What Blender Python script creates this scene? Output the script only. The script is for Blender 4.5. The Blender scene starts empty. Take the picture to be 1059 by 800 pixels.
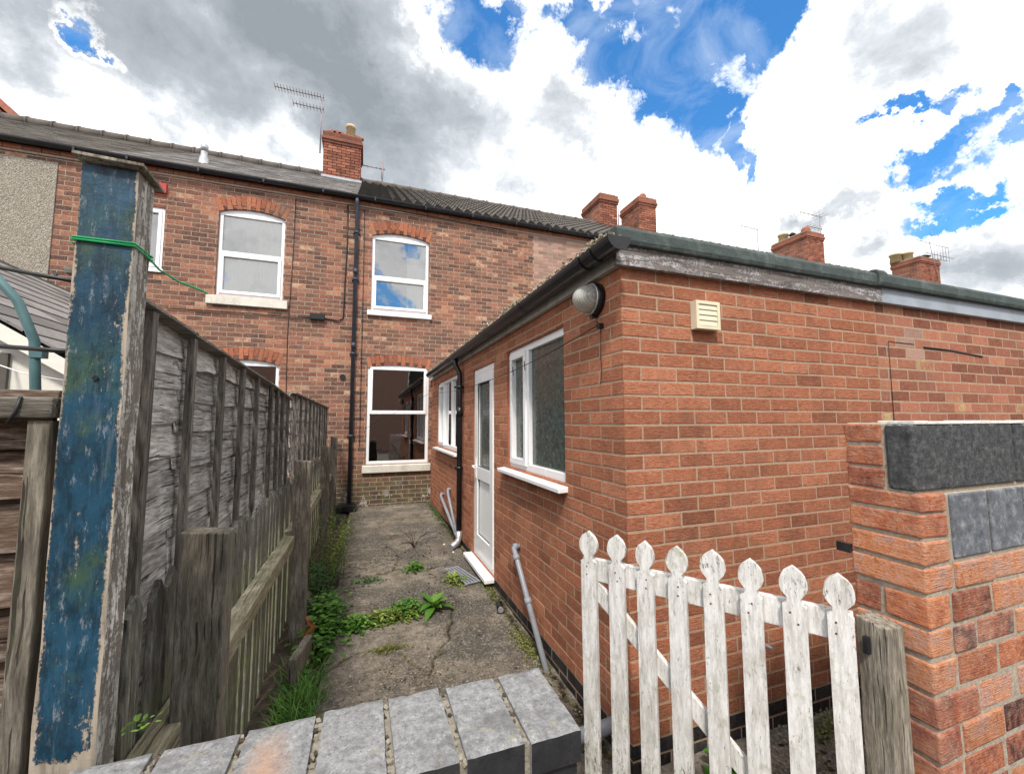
import bpy, math, random
from mathutils import Vector, Matrix, noise as mnoise
R = math.radians
rnd = random.Random(7)
scene = bpy.context.scene
COL = scene.collection

# ------------------------------------------------------------------ materials
class NT:
    def __init__(s, name):
        s.m = bpy.data.materials.new(name); s.m.use_nodes = True
        s.t = s.m.node_tree; s.t.nodes.clear()
        s.out = s.t.nodes.new('ShaderNodeOutputMaterial')
        s.tc = s.t.nodes.new('ShaderNodeTexCoord')
    def n(s, typ, **kw):
        nd = s.t.nodes.new(typ)
        for k, v in kw.items(): setattr(nd, k, v)
        return nd
    def link(s, a, b): s.t.links.new(a, b)
    def setin(s, nd, key, v):
        if v is None: return
        if hasattr(v, 'is_output') or isinstance(v, bpy.types.NodeSocket): s.link(v, nd.inputs[key])
        else:
            if isinstance(v, (tuple, list)) and len(v) == 3 and nd.inputs[key].type == 'RGBA': v = (*v, 1)
            nd.inputs[key].default_value = v
    def mapv(s, scale=(1, 1, 1), src=None, loc=(0, 0, 0)):
        nd = s.n('ShaderNodeMapping'); s.link(src or s.tc.outputs['Object'], nd.inputs[0])
        nd.inputs['Scale'].default_value = scale; nd.inputs['Location'].default_value = loc
        return nd.outputs[0]
    def noise(s, scale, detail=4, rough=.55, vec=None, dist=0):
        nd = s.n('ShaderNodeTexNoise'); s.setin(nd, 'Scale', scale); s.setin(nd, 'Detail', detail)
        s.setin(nd, 'Roughness', rough); s.setin(nd, 'Distortion', dist)
        s.link(vec or s.tc.outputs['Object'], nd.inputs['Vector']); return nd.outputs['Fac']
    def vor(s, scale, vec=None, feature='F1', out='Distance', rnd_=1):
        nd = s.n('ShaderNodeTexVoronoi', feature=feature); s.setin(nd, 'Scale', scale); s.setin(nd, 'Randomness', rnd_)
        s.link(vec or s.tc.outputs['Object'], nd.inputs['Vector']); return nd.outputs[out]
    def ramp(s, fac, stops, interp='LINEAR'):
        nd = s.n('ShaderNodeValToRGB'); cr = nd.color_ramp; cr.interpolation = interp
        while len(cr.elements) < len(stops): cr.elements.new(.5)
        for e, (p, c) in zip(cr.elements, stops):
            e.position = p; e.color = (*c, 1) if len(c) == 3 else c
        s.link(fac, nd.inputs[0]); return nd.outputs[0]
    def rng(s, v, a, b, c=0., d=1.):
        nd = s.n('ShaderNodeMapRange'); s.setin(nd, 0, v)
        for i, x in enumerate((a, b, c, d)): nd.inputs[i + 1].default_value = x
        return nd.outputs[0]
    def math(s, op, a, b=None, c=None):
        nd = s.n('ShaderNodeMath', operation=op); s.setin(nd, 0, a); s.setin(nd, 1, b); s.setin(nd, 2, c); return nd.outputs[0]
    def mix(s, fac, a, b, blend='MIX'):
        nd = s.n('ShaderNodeMix', data_type='RGBA', blend_type=blend)
        s.setin(nd, 0, fac); s.setin(nd, 6, a); s.setin(nd, 7, b); return nd.outputs[2]
    def sep(s, v, i):
        nd = s.n('ShaderNodeSeparateXYZ'); s.link(v, nd.inputs[0]); return nd.outputs[i]
    def attr(s, name, i=None):
        nd = s.n('ShaderNodeAttribute', attribute_name=name)
        if i is None: return nd.outputs['Color']
        sp = s.n('ShaderNodeSeparateColor'); s.link(nd.outputs['Color'], sp.inputs[0]); return sp.outputs[i]
    def bump(s, h, strength=.4, dist=.01, nrm=None):
        nd = s.n('ShaderNodeBump'); s.setin(nd, 'Height', h); nd.inputs['Strength'].default_value = strength
        nd.inputs['Distance'].default_value = dist
        if nrm: s.link(nrm, nd.inputs['Normal'])
        return nd.outputs[0]
    def fin(s, color, rough=.8, nrm=None, metal=0, spec=.3, **kw):
        p = s.n('ShaderNodeBsdfPrincipled'); s.setin(p, 'Base Color', color); s.setin(p, 'Roughness', rough)
        s.setin(p, 'Metallic', metal); s.setin(p, 'Specular IOR Level', spec)
        if nrm: s.link(nrm, p.inputs['Normal'])
        for k, v in kw.items(): s.setin(p, k.replace('_', ' '), v)
        s.link(p.outputs[0], s.out.inputs[0]); return s.m

def mat_brick(name, stops, patch=None, dirt=(.16, .13, .1), grime=.35, bump=.5, drag=0., blotch=.5, foot=0., smear=0.):
    t = NT(name); P = t.tc.outputs['Object']
    r = t.attr('bc', 0); g = t.attr('bc', 1)
    off = t.n('ShaderNodeVectorMath', operation='SCALE'); t.link(t.attr('bc'), off.inputs[0]); off.inputs['Scale'].default_value = 5
    add = t.n('ShaderNodeVectorMath', operation='ADD'); t.link(P, add.inputs[0]); t.link(off.outputs[0], add.inputs[1]); PB = add.outputs[0]
    bl = t.noise(14, 5, .7, PB)
    c = t.ramp(t.math('ADD', r, t.rng(bl, .3, .7, -.22 * blotch, .22 * blotch)), stops)
    if patch:
        pn = t.rng(t.noise(.9, 4, .6), .5, .6)
        c = t.mix(t.math('MULTIPLY', pn, .75), c, t.ramp(r, patch))
    c = t.mix(t.rng(t.noise(38, 6, .72), .45, .75, 0, .7 * blotch + .15), c, t.mix(.45, c, (.62, .42, .3)))
    c = t.mix(t.rng(t.noise(95, 5, .7), .54, .68, 0, .65), c, t.mix(.75, c, (.05, .025, .02)))
    st = t.noise(1, 3, .6, t.mapv((25, 25, 330), PB))
    if drag: c = t.mix(t.rng(st, .5, .68, 0, drag), c, t.mix(.7, c, (.07, .02, .012)))
    c = t.mix(t.math('MULTIPLY', t.rng(t.noise(2.3, 6, .7), .5, .7), grime), c, dirt)
    if smear:
        c = t.mix(t.rng(t.noise(19, 7, .8, t.mapv((1, 1, 1.5), None, (2, 5, 1))), .57, .66, 0, smear), c, (.5, .34, .24))
        c = t.mix(t.rng(t.noise(1, 5, .7, t.mapv((5, 5, 1.1))), .54, .68, 0, smear), c, t.mix(.6, c, (.1, .06, .045)))
    if foot:
        z = t.math('ADD', t.sep(P, 2), t.math('MULTIPLY', t.noise(3, 5, .7), 1.1))
        c = t.mix(t.rng(z, .85, 1.6, foot, 0), c, t.mix(t.rng(t.noise(7, 4), .42, .6), (.07, .06, .045), (.1, .11, .05)))
        c = t.mix(t.math('MULTIPLY', t.rng(z, .8, 1.1, 1, 0), t.rng(t.noise(4.5, 5, .7, t.mapv(loc=(7, 0, 2))), .55, .62)), c, (.42, .4, .37))
    hv = t.n('ShaderNodeHueSaturation'); t.link(c, hv.inputs['Color']); t.link(t.rng(g, 0, 1, .86, 1.14), hv.inputs['Value'])
    h = t.math('ADD', t.math('MULTIPLY', t.noise(70, 6, .8), .8), t.math('MULTIPLY', t.vor(110), .3))
    if drag: h = t.math('SUBTRACT', h, t.math('MULTIPLY', st, .8))
    return t.fin(hv.outputs[0], .92, t.bump(h, bump, .006), spec=.12)

def mat_mortar(name, a, b, scale=30):
    t = NT(name); c = t.mix(t.rng(t.noise(scale, 6, .7), .3, .7), a, b)
    c = t.mix(t.rng(t.noise(1.7, 4, .6), .5, .7, 0, .5), c, tuple(x * .55 for x in a))
    return t.fin(c, .95, t.bump(t.noise(150, 4, .7), .6, .006), spec=.1)

def mat_wood(name, stops, axis, algae=0., dark=.5, scale=1., bump=.8, lowalgae=False):
    # axis: direction of the grain 0,1,2
    t = NT(name)
    off = t.n('ShaderNodeVectorMath', operation='SCALE'); t.link(t.attr('bc'), off.inputs[0]); off.inputs['Scale'].default_value = 7
    add = t.n('ShaderNodeVectorMath', operation='ADD'); t.link(t.tc.outputs['Object'], add.inputs[0]); t.link(off.outputs[0], add.inputs[1])
    # the grain bends round knots
    wob = t.n('ShaderNodeTexNoise'); wob.inputs['Scale'].default_value = 5 * scale; wob.inputs['Detail'].default_value = 2; t.link(add.outputs[0], wob.inputs['Vector'])
    ws = t.n('ShaderNodeVectorMath', operation='MULTIPLY'); t.link(wob.outputs['Color'], ws.inputs[0]); ws.inputs[1].default_value = tuple(.0 if k == axis else .02 for k in range(3))
    a2 = t.n('ShaderNodeVectorMath', operation='ADD'); t.link(add.outputs[0], a2.inputs[0]); t.link(ws.outputs[0], a2.inputs[1]); src = a2.outputs[0]
    def st(a, b):
        sc = [a * scale] * 3; sc[axis] = b * scale; return t.mapv(tuple(sc), src)
    grain = t.noise(1, 5, .7, st(80, 9)); fine = t.noise(1, 5, .75, st(300, 24)); broad = t.noise(1, 4, .65, st(16, 5))
    f = t.math('ADD', t.math('ADD', t.math('MULTIPLY', grain, .5), t.math('MULTIPLY', fine, .3)), t.math('MULTIPLY', broad, .2))
    f = t.rng(f, .36, .64, .15, .85)
    c = t.ramp(f, stops)
    crackm = t.rng(t.noise(1, 2, .5, st(110, 1.6)), .64, .68)
    c = t.mix(t.math('MULTIPLY', crackm, .85), c, tuple(x * .3 for x in stops[0][1]))
    c = t.mix(t.rng(t.noise(4.5, 5, .65, add.outputs[0]), .48, .7, 0, dark), c, tuple(x * .45 for x in stops[1][1]))
    kn = t.rng(t.vor(3.2, st(4, 2.4)), .0, .1, .8, 0)
    c = t.mix(kn, c, tuple(x * .6 for x in stops[0][1]))
    hv = t.n('ShaderNodeHueSaturation'); t.link(c, hv.inputs['Color']); t.link(t.rng(t.attr('bc', 1), 0, 1, .75, 1.25), hv.inputs['Value'])
    c = hv.outputs[0]
    if algae:
        m = t.rng(t.noise(9, 5, .65), .4, .62, 0, algae)
        if lowalgae: m = t.math('MULTIPLY', m, t.rng(t.math('ADD', t.sep(t.tc.outputs['Object'], 2), t.math('MULTIPLY', t.noise(6, 3), .5)), .95, 1.25, 1, .0))
        c = t.mix(m, c, (.21, .23, .11))
    h = t.math('SUBTRACT', t.math('ADD', grain, t.math('MULTIPLY', fine, .6)), crackm)
    return t.fin(c, .85, t.bump(h, bump, .005), spec=.2)

def mat_plain(name, c, rough=.5, var=.12, scale=12, metal=0, bump=0, spec=.4, dirt=None, dirtamt=.5):
    t = NT(name); n = t.noise(scale, 5, .65)
    col = t.mix(t.rng(n, .3, .7), tuple(x * (1 - var) for x in c), tuple(min(1, x * (1 + var)) for x in c))
    if dirt: col = t.mix(t.rng(t.noise(scale * .45, 6, .7), .5, .72, 0, dirtamt), col, dirt)
    return t.fin(col, t.rng(n, .2, .8, rough * .8, min(1, rough * 1.2)), t.bump(t.noise(scale * 6, 4), bump, .004) if bump else None, metal, spec)

def mat_peel(name, paint, wood, axis=2, thr=.5, scale=14, zalgae=False, edge=None):
    """paint flaking off weathered wood; edge=(halfwidth, zlow) bares timber along the edges of the object"""
    t = NT(name); sc = [30] * 3; sc[axis] = 3
    g = t.noise(1, 6, .65, t.mapv(tuple(sc)), 1)
    w = t.ramp(g, [(.3, tuple(x * .35 for x in wood)), (.5, tuple(x * .8 for x in wood)), (.7, wood)])
    sc = [scale * 1.3] * 3; sc[axis] = scale * .22
    fn = t.math('ADD', t.math('MULTIPLY', t.noise(1, 8, .75, t.mapv(tuple(sc)), .6), .7), t.math('MULTIPLY', t.noise(90, 4, .7), .3))
    if edge:
        x = t.sep(t.tc.outputs['Object'], 0); z = t.sep(t.tc.outputs['Object'], 2)
        hw, zl = edge
        e = t.rng(t.math('ABSOLUTE', t.math('ADD', x, hw * .02)), hw * .8, hw * 1.08, 0, .22)
        low = t.rng(z, zl, zl + .28, .1, 0)
        band = t.math('MULTIPLY', low, t.rng(t.math('ABSOLUTE', t.math('ADD', x, hw * .1)), hw * .25, hw * .75, .15, 1))
        bot = t.rng(z, zl, zl + .05, .4, 0)
        fn = t.math('SUBTRACT', t.math('SUBTRACT', t.math('SUBTRACT', fn, e), band), bot)
    mask = t.rng(fn, thr - .02, thr + .02)
    pv = t.mix(t.rng(t.noise(7, 5, .7), .35, .65), tuple(x * .55 for x in paint), tuple(min(1, x * 1.25) for x in paint))
    if zalgae: pv = t.mix(t.rng(t.noise(9, 5, .6), .5, .66, 0, .65), pv, (.05, .09, .03))
    pv = t.mix(t.rng(t.noise(1, 7, .8, t.mapv((60, 60, 16))), .57, .63, 0, .7), pv, tuple(min(1, x * .6 + .2) for x in paint))
    pv = t.mix(t.rng(t.noise(1, 7, .8, t.mapv((30, 30, 9), None, (3, 3, 3))), .48, .6, 0, .75), pv, tuple(x * .28 for x in paint))
    strk = t.noise(1, 6, .75, t.mapv((70, 70, 6)))
    pv = t.mix(t.rng(strk, .56, .7, 0, .55), pv, tuple(min(1, x * .7 + .1) for x in paint))
    c = t.mix(mask, w, pv)
    h = t.math('ADD', t.math('MULTIPLY', mask, .5), t.math('ADD', t.math('MULTIPLY', g, .5), t.math('MULTIPLY', t.noise(30, 5, .7), .5)))
    return t.fin(c, t.rng(mask, 0, 1, .9, .42), t.bump(h, .7, .005), spec=.35)

def gatepaint():
    t = NT('old_white_gate_paint'); P0 = t.tc.outputs['Object']
    off = t.n('ShaderNodeVectorMath', operation='SCALE'); t.link(t.attr('bc'), off.inputs[0]); off.inputs['Scale'].default_value = 9
    ad = t.n('ShaderNodeVectorMath', operation='ADD'); t.link(P0, ad.inputs[0]); t.link(off.outputs[0], ad.inputs[1]); P = ad.outputs[0]
    st = t.noise(1, 7, .8, t.mapv((60, 60, 9), P)); st2 = t.noise(1, 6, .8, t.mapv((24, 24, 5), P, (3, 1, 2)))
    c = t.ramp(st, [(.3, (.3, .29, .26)), (.44, (.58, .575, .56)), (.6, (.77, .77, .77)), (.75, (.55, .53, .48))])
    c = t.mix(t.rng(st2, .5, .64, 0, .55), c, (.4, .385, .35))
    z = t.sep(P0, 2); low = t.rng(z, .15, .6, .12, 0); hi = t.rng(z, 1.08, 1.2, 0, .03)
    fl = t.math('ADD', t.math('ADD', t.noise(1, 8, .85, t.mapv((85, 85, 26), P, (8, 0, 0))), low), hi)
    m = t.rng(fl, .585, .62)
    c = t.mix(m, c, t.mix(t.noise(90, 4), (.06, .05, .035), (.3, .27, .2)))
    c = t.mix(t.rng(t.noise(12, 5, .7), .56, .66, 0, .5), c, (.34, .34, .25))
    c = t.mix(t.math('MULTIPLY', t.rng(z, .15, .75, .6, 0), t.rng(t.noise(8, 5, .7), .42, .58)), c, (.25, .25, .16))
    return t.fin(c, .6, t.bump(t.math('SUBTRACT', t.math('ADD', st, t.math('MULTIPLY', t.noise(90, 4), .25)), m), .6, .003), spec=.35)
def leafmat2():
    t = NT('net_curtain'); d = t.n('ShaderNodeBsdfDiffuse'); d.inputs[0].default_value = (.85, .83, .78, 1); tl = t.n('ShaderNodeBsdfTranslucent'); tl.inputs[0].default_value = (.8, .78, .72, 1)
    ms = t.n('ShaderNodeMixShader'); ms.inputs[0].default_value = .3; t.link(d.outputs[0], ms.inputs[1]); t.link(tl.outputs[0], ms.inputs[2]); t.link(ms.outputs[0], t.out.inputs[0]); return t.m
M = {}
M['brick'] = mat_brick('annex_brick', [(0, (.32, .118, .067)), (.25, (.385, .143, .08)), (.6, (.43, .165, .092)), (.9, (.48, .195, .112)), (1, (.4, .155, .09))], grime=.55, drag=.75, bump=1, blotch=.5, dirt=(.17, .085, .055), smear=.5)
M['brick2'] = mat_brick('annex_brick_older', [(0, (.22, .08, .05)), (.4, (.33, .125, .08)), (.8, (.41, .165, .105)), (.97, (.46, .2, .12)), (1, (.42, .34, .16))], grime=.4, drag=.3, bump=.8)
M['blackbrick'] = mat_brick('black_painted_brick', [(0, (.012, .013, .016)), (1, (.03, .032, .036))], grime=.4, dirt=(.09, .085, .07), bump=.3, blotch=.1)
M['oldbrick'] = mat_brick('terrace_brick', [(0, (.075, .04, .034)), (.25, (.14, .067, .05)), (.55, (.2, .092, .065)), (.8, (.26, .115, .077)), (.93, (.35, .15, .083)), (1, (.44, .31, .22))],
                          patch=[(0, (.2, .075, .05)), (.6, (.33, .125, .075)), (1, (.42, .18, .1))], grime=.6, dirt=(.13, .095, .075), blotch=.9, foot=.85, bump=.8, smear=.5)
M['palebrick'] = mat_brick('pale_brick', [(0, (.26, .16, .13)), (.5, (.34, .21, .17)), (1, (.42, .26, .2))], grime=.3, dirt=(.3, .26, .23))
M['orangebrick'] = mat_brick('arch_brick', [(0, (.07, .028, .024)), (.12, (.09, .03, .025)), (.3, (.24, .08, .048)), (1, (.37, .135, .075))], grime=.7, blotch=.5, smear=.4)
M['chimbrick'] = mat_brick('chimney_brick', [(0, (.14, .05, .035)), (.4, (.25, .085, .055)), (1, (.35, .135, .085))], grime=.85, dirt=(.09, .05, .04), blotch=.8)
M['pillarbrick'] = mat_brick('pillar_brick', [(0, (.09, .04, .04)), (.12, (.24, .085, .06)), (.4, (.36, .12, .072)), (.65, (.48, .175, .088)), (.85, (.58, .25, .13)), (1, (.46, .26, .21))],
                            grime=.6, dirt=(.36, .26, .21), bump=1, blotch=1.5, drag=.15)
M['mortar'] = mat_mortar('mortar_sand', (.49, .365, .265), (.3, .21, .15), 60)
M['mortar_old'] = mat_mortar('mortar_old', (.43, .35, .285), (.27, .215, .17))
M['mortar_grey'] = mat_mortar('mortar_grey', (.48, .42, .34), (.24, .21, .17), 60)
M['mortar_dull'] = mat_mortar('mortar_dull', (.36, .33, .27), (.14, .13, .11), 45)
M['mortar_white'] = mat_mortar('mortar_white', (.8, .8, .78), (.5, .5, .48), 60)
M['darkmortar'] = mat_mortar('mortar_black', (.05, .05, .05), (.12, .11, .1))
def pebble():
    t = NT('pebbledash'); v = t.vor(75, out='Color'); s = t.n('ShaderNodeSeparateColor'); t.link(v, s.inputs[0])
    c = t.ramp(s.outputs[0], [(0, (.26, .23, .19)), (.35, (.38, .34, .28)), (.7, (.48, .44, .37)), (1, (.62, .58, .51))])
    c = t.mix(t.rng(t.vor(75), .3, .6, 0, .6), c, (.16, .14, .11))
    return t.fin(c, .95, t.bump(t.vor(75), .8, -.02))
M['pebble'] = pebble()
def block():
    t = NT('engineering_block'); n = t.noise(40, 6, .8)
    c = t.ramp(n, [(.3, (.02, .021, .023)), (.45, (.055, .058, .063)), (.58, (.11, .115, .12)), (.72, (.27, .27, .27))])
    z = t.sep(t.tc.outputs['Object'], 2)
    m = t.math('ADD', t.rng(z, -.03, 0.0, 0, .5), t.noise(14, 6, .8))
    c = t.mix(t.rng(m, .93, .99), c, (.62, .64, .65))
    return t.fin(c, .8, t.bump(t.noise(110, 5, .8), .9, .01), spec=.25)
M['block'] = block()
def block2():
    t = NT('blue_grey_block'); n = t.noise(30, 6, .75)
    c = t.ramp(n, [(.3, (.07, .078, .09)), (.5, (.14, .155, .18)), (.7, (.32, .335, .35))])
    c = t.mix(t.rng(t.vor(60), .0, .12, .8, 0), c, (.03, .035, .045))
    return t.fin(c, .85, t.bump(t.noise(110, 5, .8), .6, .006), spec=.2)
M['block2'] = block2()
def stone():
    t = NT('coping_stone'); n = t.noise(48, 9, .85)
    c = t.ramp(n, [(.28, (.08, .082, .086)), (.44, (.19, .194, .2)), (.58, (.31, .315, .32)), (.72, (.56, .56, .55))])
    c = t.mix(t.rng(t.noise(160, 3, .7), .58, .7, 0, .8), c, (.05, .05, .055))
    c = t.mix(t.rng(t.vor(55), .02, .14, .7, 0), c, (.5, .5, .48))
    c = t.mix(t.rng(t.noise(9, 7, .75), .5, .62, 0, .6), c, (.1, .1, .102))
    c = t.mix(t.rng(t.noise(30, 6, .75, t.mapv(loc=(5, 1, 0))), .6, .67, 0, .7), c, (.3, .29, .16))
    o = t.attr('bc', 2)
    v = t.n('ShaderNodeVectorMath', operation='DISTANCE'); t.link(t.mapv((1.5, .7, 1)), v.inputs[0]); v.inputs[1].default_value = (-.575, -.595, 0)
    t.sn = v
    m = t.math('MULTIPLY', t.rng(t.math('ADD', v.outputs['Value'], t.math('MULTIPLY', t.noise(18, 4), .07)), .05, .11, .85, 0), 1)
    c = t.mix(t.math('MULTIPLY', m, o), c, t.mix(t.rng(t.noise(70, 6, .8), .35, .65), (.5, .31, .21), (.27, .19, .15)))
    return t, c
_t, _c = stone()
_t.sn.inputs[1].default_value = (.515 * 1.5, -.02 * .7, 1.02)
M['stone'] = _t.fin(_c, .72, _t.bump(_t.noise(120, 6, .8), .7, .006), spec=.3)
M['black'] = mat_plain('black_paint', (.018, .019, .023), .55, .3, 18, bump=.4, dirt=(.07, .07, .065), dirtamt=.5)
M['gutter'] = mat_plain('black_plastic', (.012, .013, .017), .32, .3, 8, dirt=(.05, .05, .048), dirtamt=.4)
M['pipeblue'] = mat_plain('dark_grey_pipe', (.035, .042, .06), .4, .25, 9, dirt=(.1, .1, .1), dirtamt=.4)
M['greypipe'] = mat_plain('grey_plastic_pipe', (.25, .27, .31), .4, .12, 10, dirt=(.14, .12, .1), dirtamt=.6)
M['metal'] = mat_plain('aerial_metal', (.25, .22, .24), .5, .2, 20, metal=.3)
M['upvc'] = mat_plain('white_upvc', (.82, .83, .85), .25, .015, 5, dirt=(.7, .7, .68), dirtamt=.25)
M['upvc_in'] = mat_plain('rubber_gasket', (.02, .02, .02), .6)
M['sill'] = mat_plain('painted_sill', (.62, .6, .54), .75, .12, 9, bump=.5, dirt=(.3, .27, .2), dirtamt=.8)
M['whitewall'] = mat_plain('cream_render', (.72, .7, .64), .85, .06, 5, bump=.4)
M['cream'] = mat_plain('cream_plastic', (.68, .62, .46), .45, .06, 9, dirt=(.45, .38, .24), dirtamt=.5)
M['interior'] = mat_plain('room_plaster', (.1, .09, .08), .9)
M['felt'] = mat_plain('mineral_felt', (.045, .062, .06), .9, .35, 20, bump=1, dirt=(.16, .19, .18), dirtamt=.5)
M['flatroof'] = mat_plain('roof_chippings', (.2, .19, .17), .95, .4, 40, bump=1)
M['slate'] = None
def roof_mat(name, a, b, moss, sc=4):
    t = NT(name); c = t.mix(t.attr('bc', 0), a, b)
    c = t.mix(t.rng(t.noise(sc, 5, .7), .5, .65, 0, .7), c, moss)
    c = t.mix(t.rng(t.noise(30, 5, .7), .55, .7, 0, .5), c, (.02, .02, .02))
    return t.fin(c, .8, spec=.25)
M['slate'] = roof_mat('slate_tiles', (.12, .113, .112), (.25, .232, .225), (.15, .135, .11))
M['slate_dark'] = roof_mat('dark_tiles', (.08, .072, .064), (.14, .125, .11), (.12, .1, .075))
M['pantile'] = roof_mat('mossy_pantile', (.06, .054, .05), (.125, .112, .1), (.09, .08, .06), 7)
M['ridge'] = mat_plain('ridge_tile', (.1, .085, .075), .85, .3, 10, bump=.5)
M['redtile'] = mat_plain('red_tile', (.3, .11, .07), .8, .3, 9, bump=.4)
M['pot'] = mat_plain('buff_pot', (.48, .38, .22), .85, .2, 12, bump=.4)
M['terracotta'] = mat_plain('clay_pot', (.28, .09, .05), .85, .2, 12, bump=.4)
M['lead'] = mat_plain('lead_flashing', (.3, .34, .4), .5, .2, 14, metal=.2)
M['fascia_peel'] = mat_peel('peeling_fascia_paint', (.42, .405, .41), (.2, .175, .165), axis=0, thr=.5, scale=9)
M['fascia_grey'] = mat_plain('blue_grey_fascia_paint', (.3, .34, .4), .6, .15, 5, bump=.2, dirt=(.18, .2, .23), dirtamt=.6)
M['fascia_white'] = mat_plain('old_white_fascia', (.4, .38, .35), .7, .15, 9, bump=.3, dirt=(.15, .13, .11), dirtamt=.8)
M['blue'] = mat_peel('peeling_blue_paint', (.012, .058, .105), (.42, .36, .29), thr=.4, scale=16, zalgae=True, edge=(.0475, .985))
M['postside'] = mat_peel('bare_timber_flakes', (.55, .54, .5), (.2, .18, .15), thr=.5, scale=36)
M['gatewhite'] = gatepaint()
M['greywood'] = mat_wood('silvered_boards', [(.15, (.085, .078, .07)), (.45, (.36, .34, .315)), (.8, (.75, .73, .69))], 1, bump=1, dark=.35)
M['batten'] = mat_wood('dark_battens', [(.2, (.045, .04, .034)), (.5, (.135, .12, .105)), (.8, (.27, .245, .215))], 2)
M['pickwood'] = mat_wood('algae_pickets', [(.2, (.055, .052, .045)), (.5, (.18, .172, .145)), (.8, (.42, .41, .35))], 2, algae=.8, lowalgae=True)
M['railwood'] = mat_wood('rail_timber', [(.2, (.12, .1, .07)), (.5, (.3, .265, .185)), (.8, (.5, .45, .34))], 1, algae=.35)
M['postwood'] = mat_wood('post_timber', [(.2, (.06, .053, .045)), (.5, (.18, .158, .13)), (.8, (.38, .345, .295))], 2, algae=.1)
M['slatwood'] = mat_wood('brown_slats', [(.2, (.04, .027, .02)), (.5, (.125, .083, .06)), (.8, (.34, .3, .27))], 0, dark=.7)
M['capwood'] = mat_wood('grey_cap_rail', [(.2, (.07, .06, .05)), (.5, (.19, .175, .15)), (.8, (.36, .34, .31))], 0)
M['pole'] = mat_plain('blue_green_pole_paint', (.07, .15, .165), .45, .2, 10, dirt=(.1, .06, .03), dirtamt=.35)
M['greenwire'] = mat_plain('green_plastic_wire', (.01, .32, .1), .35)
M['cable'] = mat_plain('black_cable', (.012, .012, .014), .45)
M['line'] = mat_plain('pale_line', (.25, .27, .24), .6)
M['steel'] = mat_plain('zinc_steel', (.45, .46, .48), .4, .15, 15, metal=.6)
M['soil'] = mat_plain('dark_soil', (.06, .045, .032), .95, .4, 20, bump=1, dirt=(.11, .085, .06), dirtamt=.8)
M['curtain'] = leafmat2()
M['red'] = mat_plain('red_paint', (.42, .03, .025), .5)
M['lampwhite'] = mat_plain('white_globe', (.85, .85, .85), .2)
def glass(name, tint=(.85, .9, .88), gl=.3, bump=.02, sc=3):
    t = NT(name); fr = t.n('ShaderNodeFresnel'); fr.inputs[0].default_value = 1.5
    nb = t.bump(t.noise(sc, 2), bump, .05); t.link(nb, fr.inputs['Normal'])
    tr = t.n('ShaderNodeBsdfTransparent'); tr.inputs[0].default_value = (*tint, 1)
    g = t.n('ShaderNodeBsdfGlossy'); g.inputs['Roughness'].default_value = .015; t.link(nb, g.inputs['Normal'])
    ms = t.n('ShaderNodeMixShader'); t.link(t.math('ADD', fr.outputs[0], gl, None), ms.inputs[0])
    t.link(tr.outputs[0], ms.inputs[1]); t.link(g.outputs[0], ms.inputs[2]); t.link(ms.outputs[0], t.out.inputs[0]); return t.m
M['glass'] = glass('window_glass', gl=.32)
M['glass_clear'] = glass('dark_window_glass', (.6, .62, .6), gl=.3)
def obscure():
    t = NT('textured_privacy_glass'); n = t.noise(22, 4, .7, None, 1.5); v = t.vor(38, feature='SMOOTH_F1')
    c = t.ramp(n, [(.35, (.03, .042, .038)), (.52, (.06, .078, .071)), (.7, (.12, .145, .135))])
    return t.fin(c, .1, t.bump(t.math('ADD', n, v), .12, .01), spec=.6)
M['obscure'] = obscure()
def bulk():
    t = NT('ribbed_lamp_glass'); w = t.n('ShaderNodeTexWave'); w.inputs['Scale'].default_value = 30; w.bands_direction = 'Y'; t.link(t.tc.outputs['Object'], w.inputs[0])
    return t.fin(t.mix(w.outputs['Fac'], (.3, .3, .27), (.42, .41, .37)), .15, t.bump(w.outputs['Fac'], .12, .01), spec=.7)
M['lampglass'] = bulk()
def leafmat(name, a, b, c2):
    t = NT(name); c = t.ramp(t.attr('bc', 0), [(0, a), (.6, b), (1, c2)])
    p = t.n('ShaderNodeBsdfPrincipled'); t.link(c, p.inputs['Base Color']); p.inputs['Roughness'].default_value = .5
    tl = t.n('ShaderNodeBsdfTranslucent'); t.link(c, tl.inputs[0])
    ms = t.n('ShaderNodeMixShader'); ms.inputs[0].default_value = .35
    t.link(p.outputs[0], ms.inputs[1]); t.link(tl.outputs[0], ms.inputs[2]); t.link(ms.outputs[0], t.out.inputs[0]); return t.m
M['leaf'] = leafmat('leaf_green', (.03, .1, .012), (.08, .22, .025), (.2, .36, .06))
M['leafy'] = leafmat('leaf_yellow_green', (.07, .13, .02), (.17, .26, .045), (.38, .42, .1))
M['leafd'] = leafmat('leaf_dark', (.015, .05, .01), (.04, .11, .02), (.09, .2, .04))
M['moss'] = leafmat('moss_clump', (.06, .07, .015), (.14, .16, .03), (.28, .28, .08))
M['palemoss'] = leafmat('pale_roof_moss', (.2, .16, .11), (.42, .36, .26), (.62, .57, .45))
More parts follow.
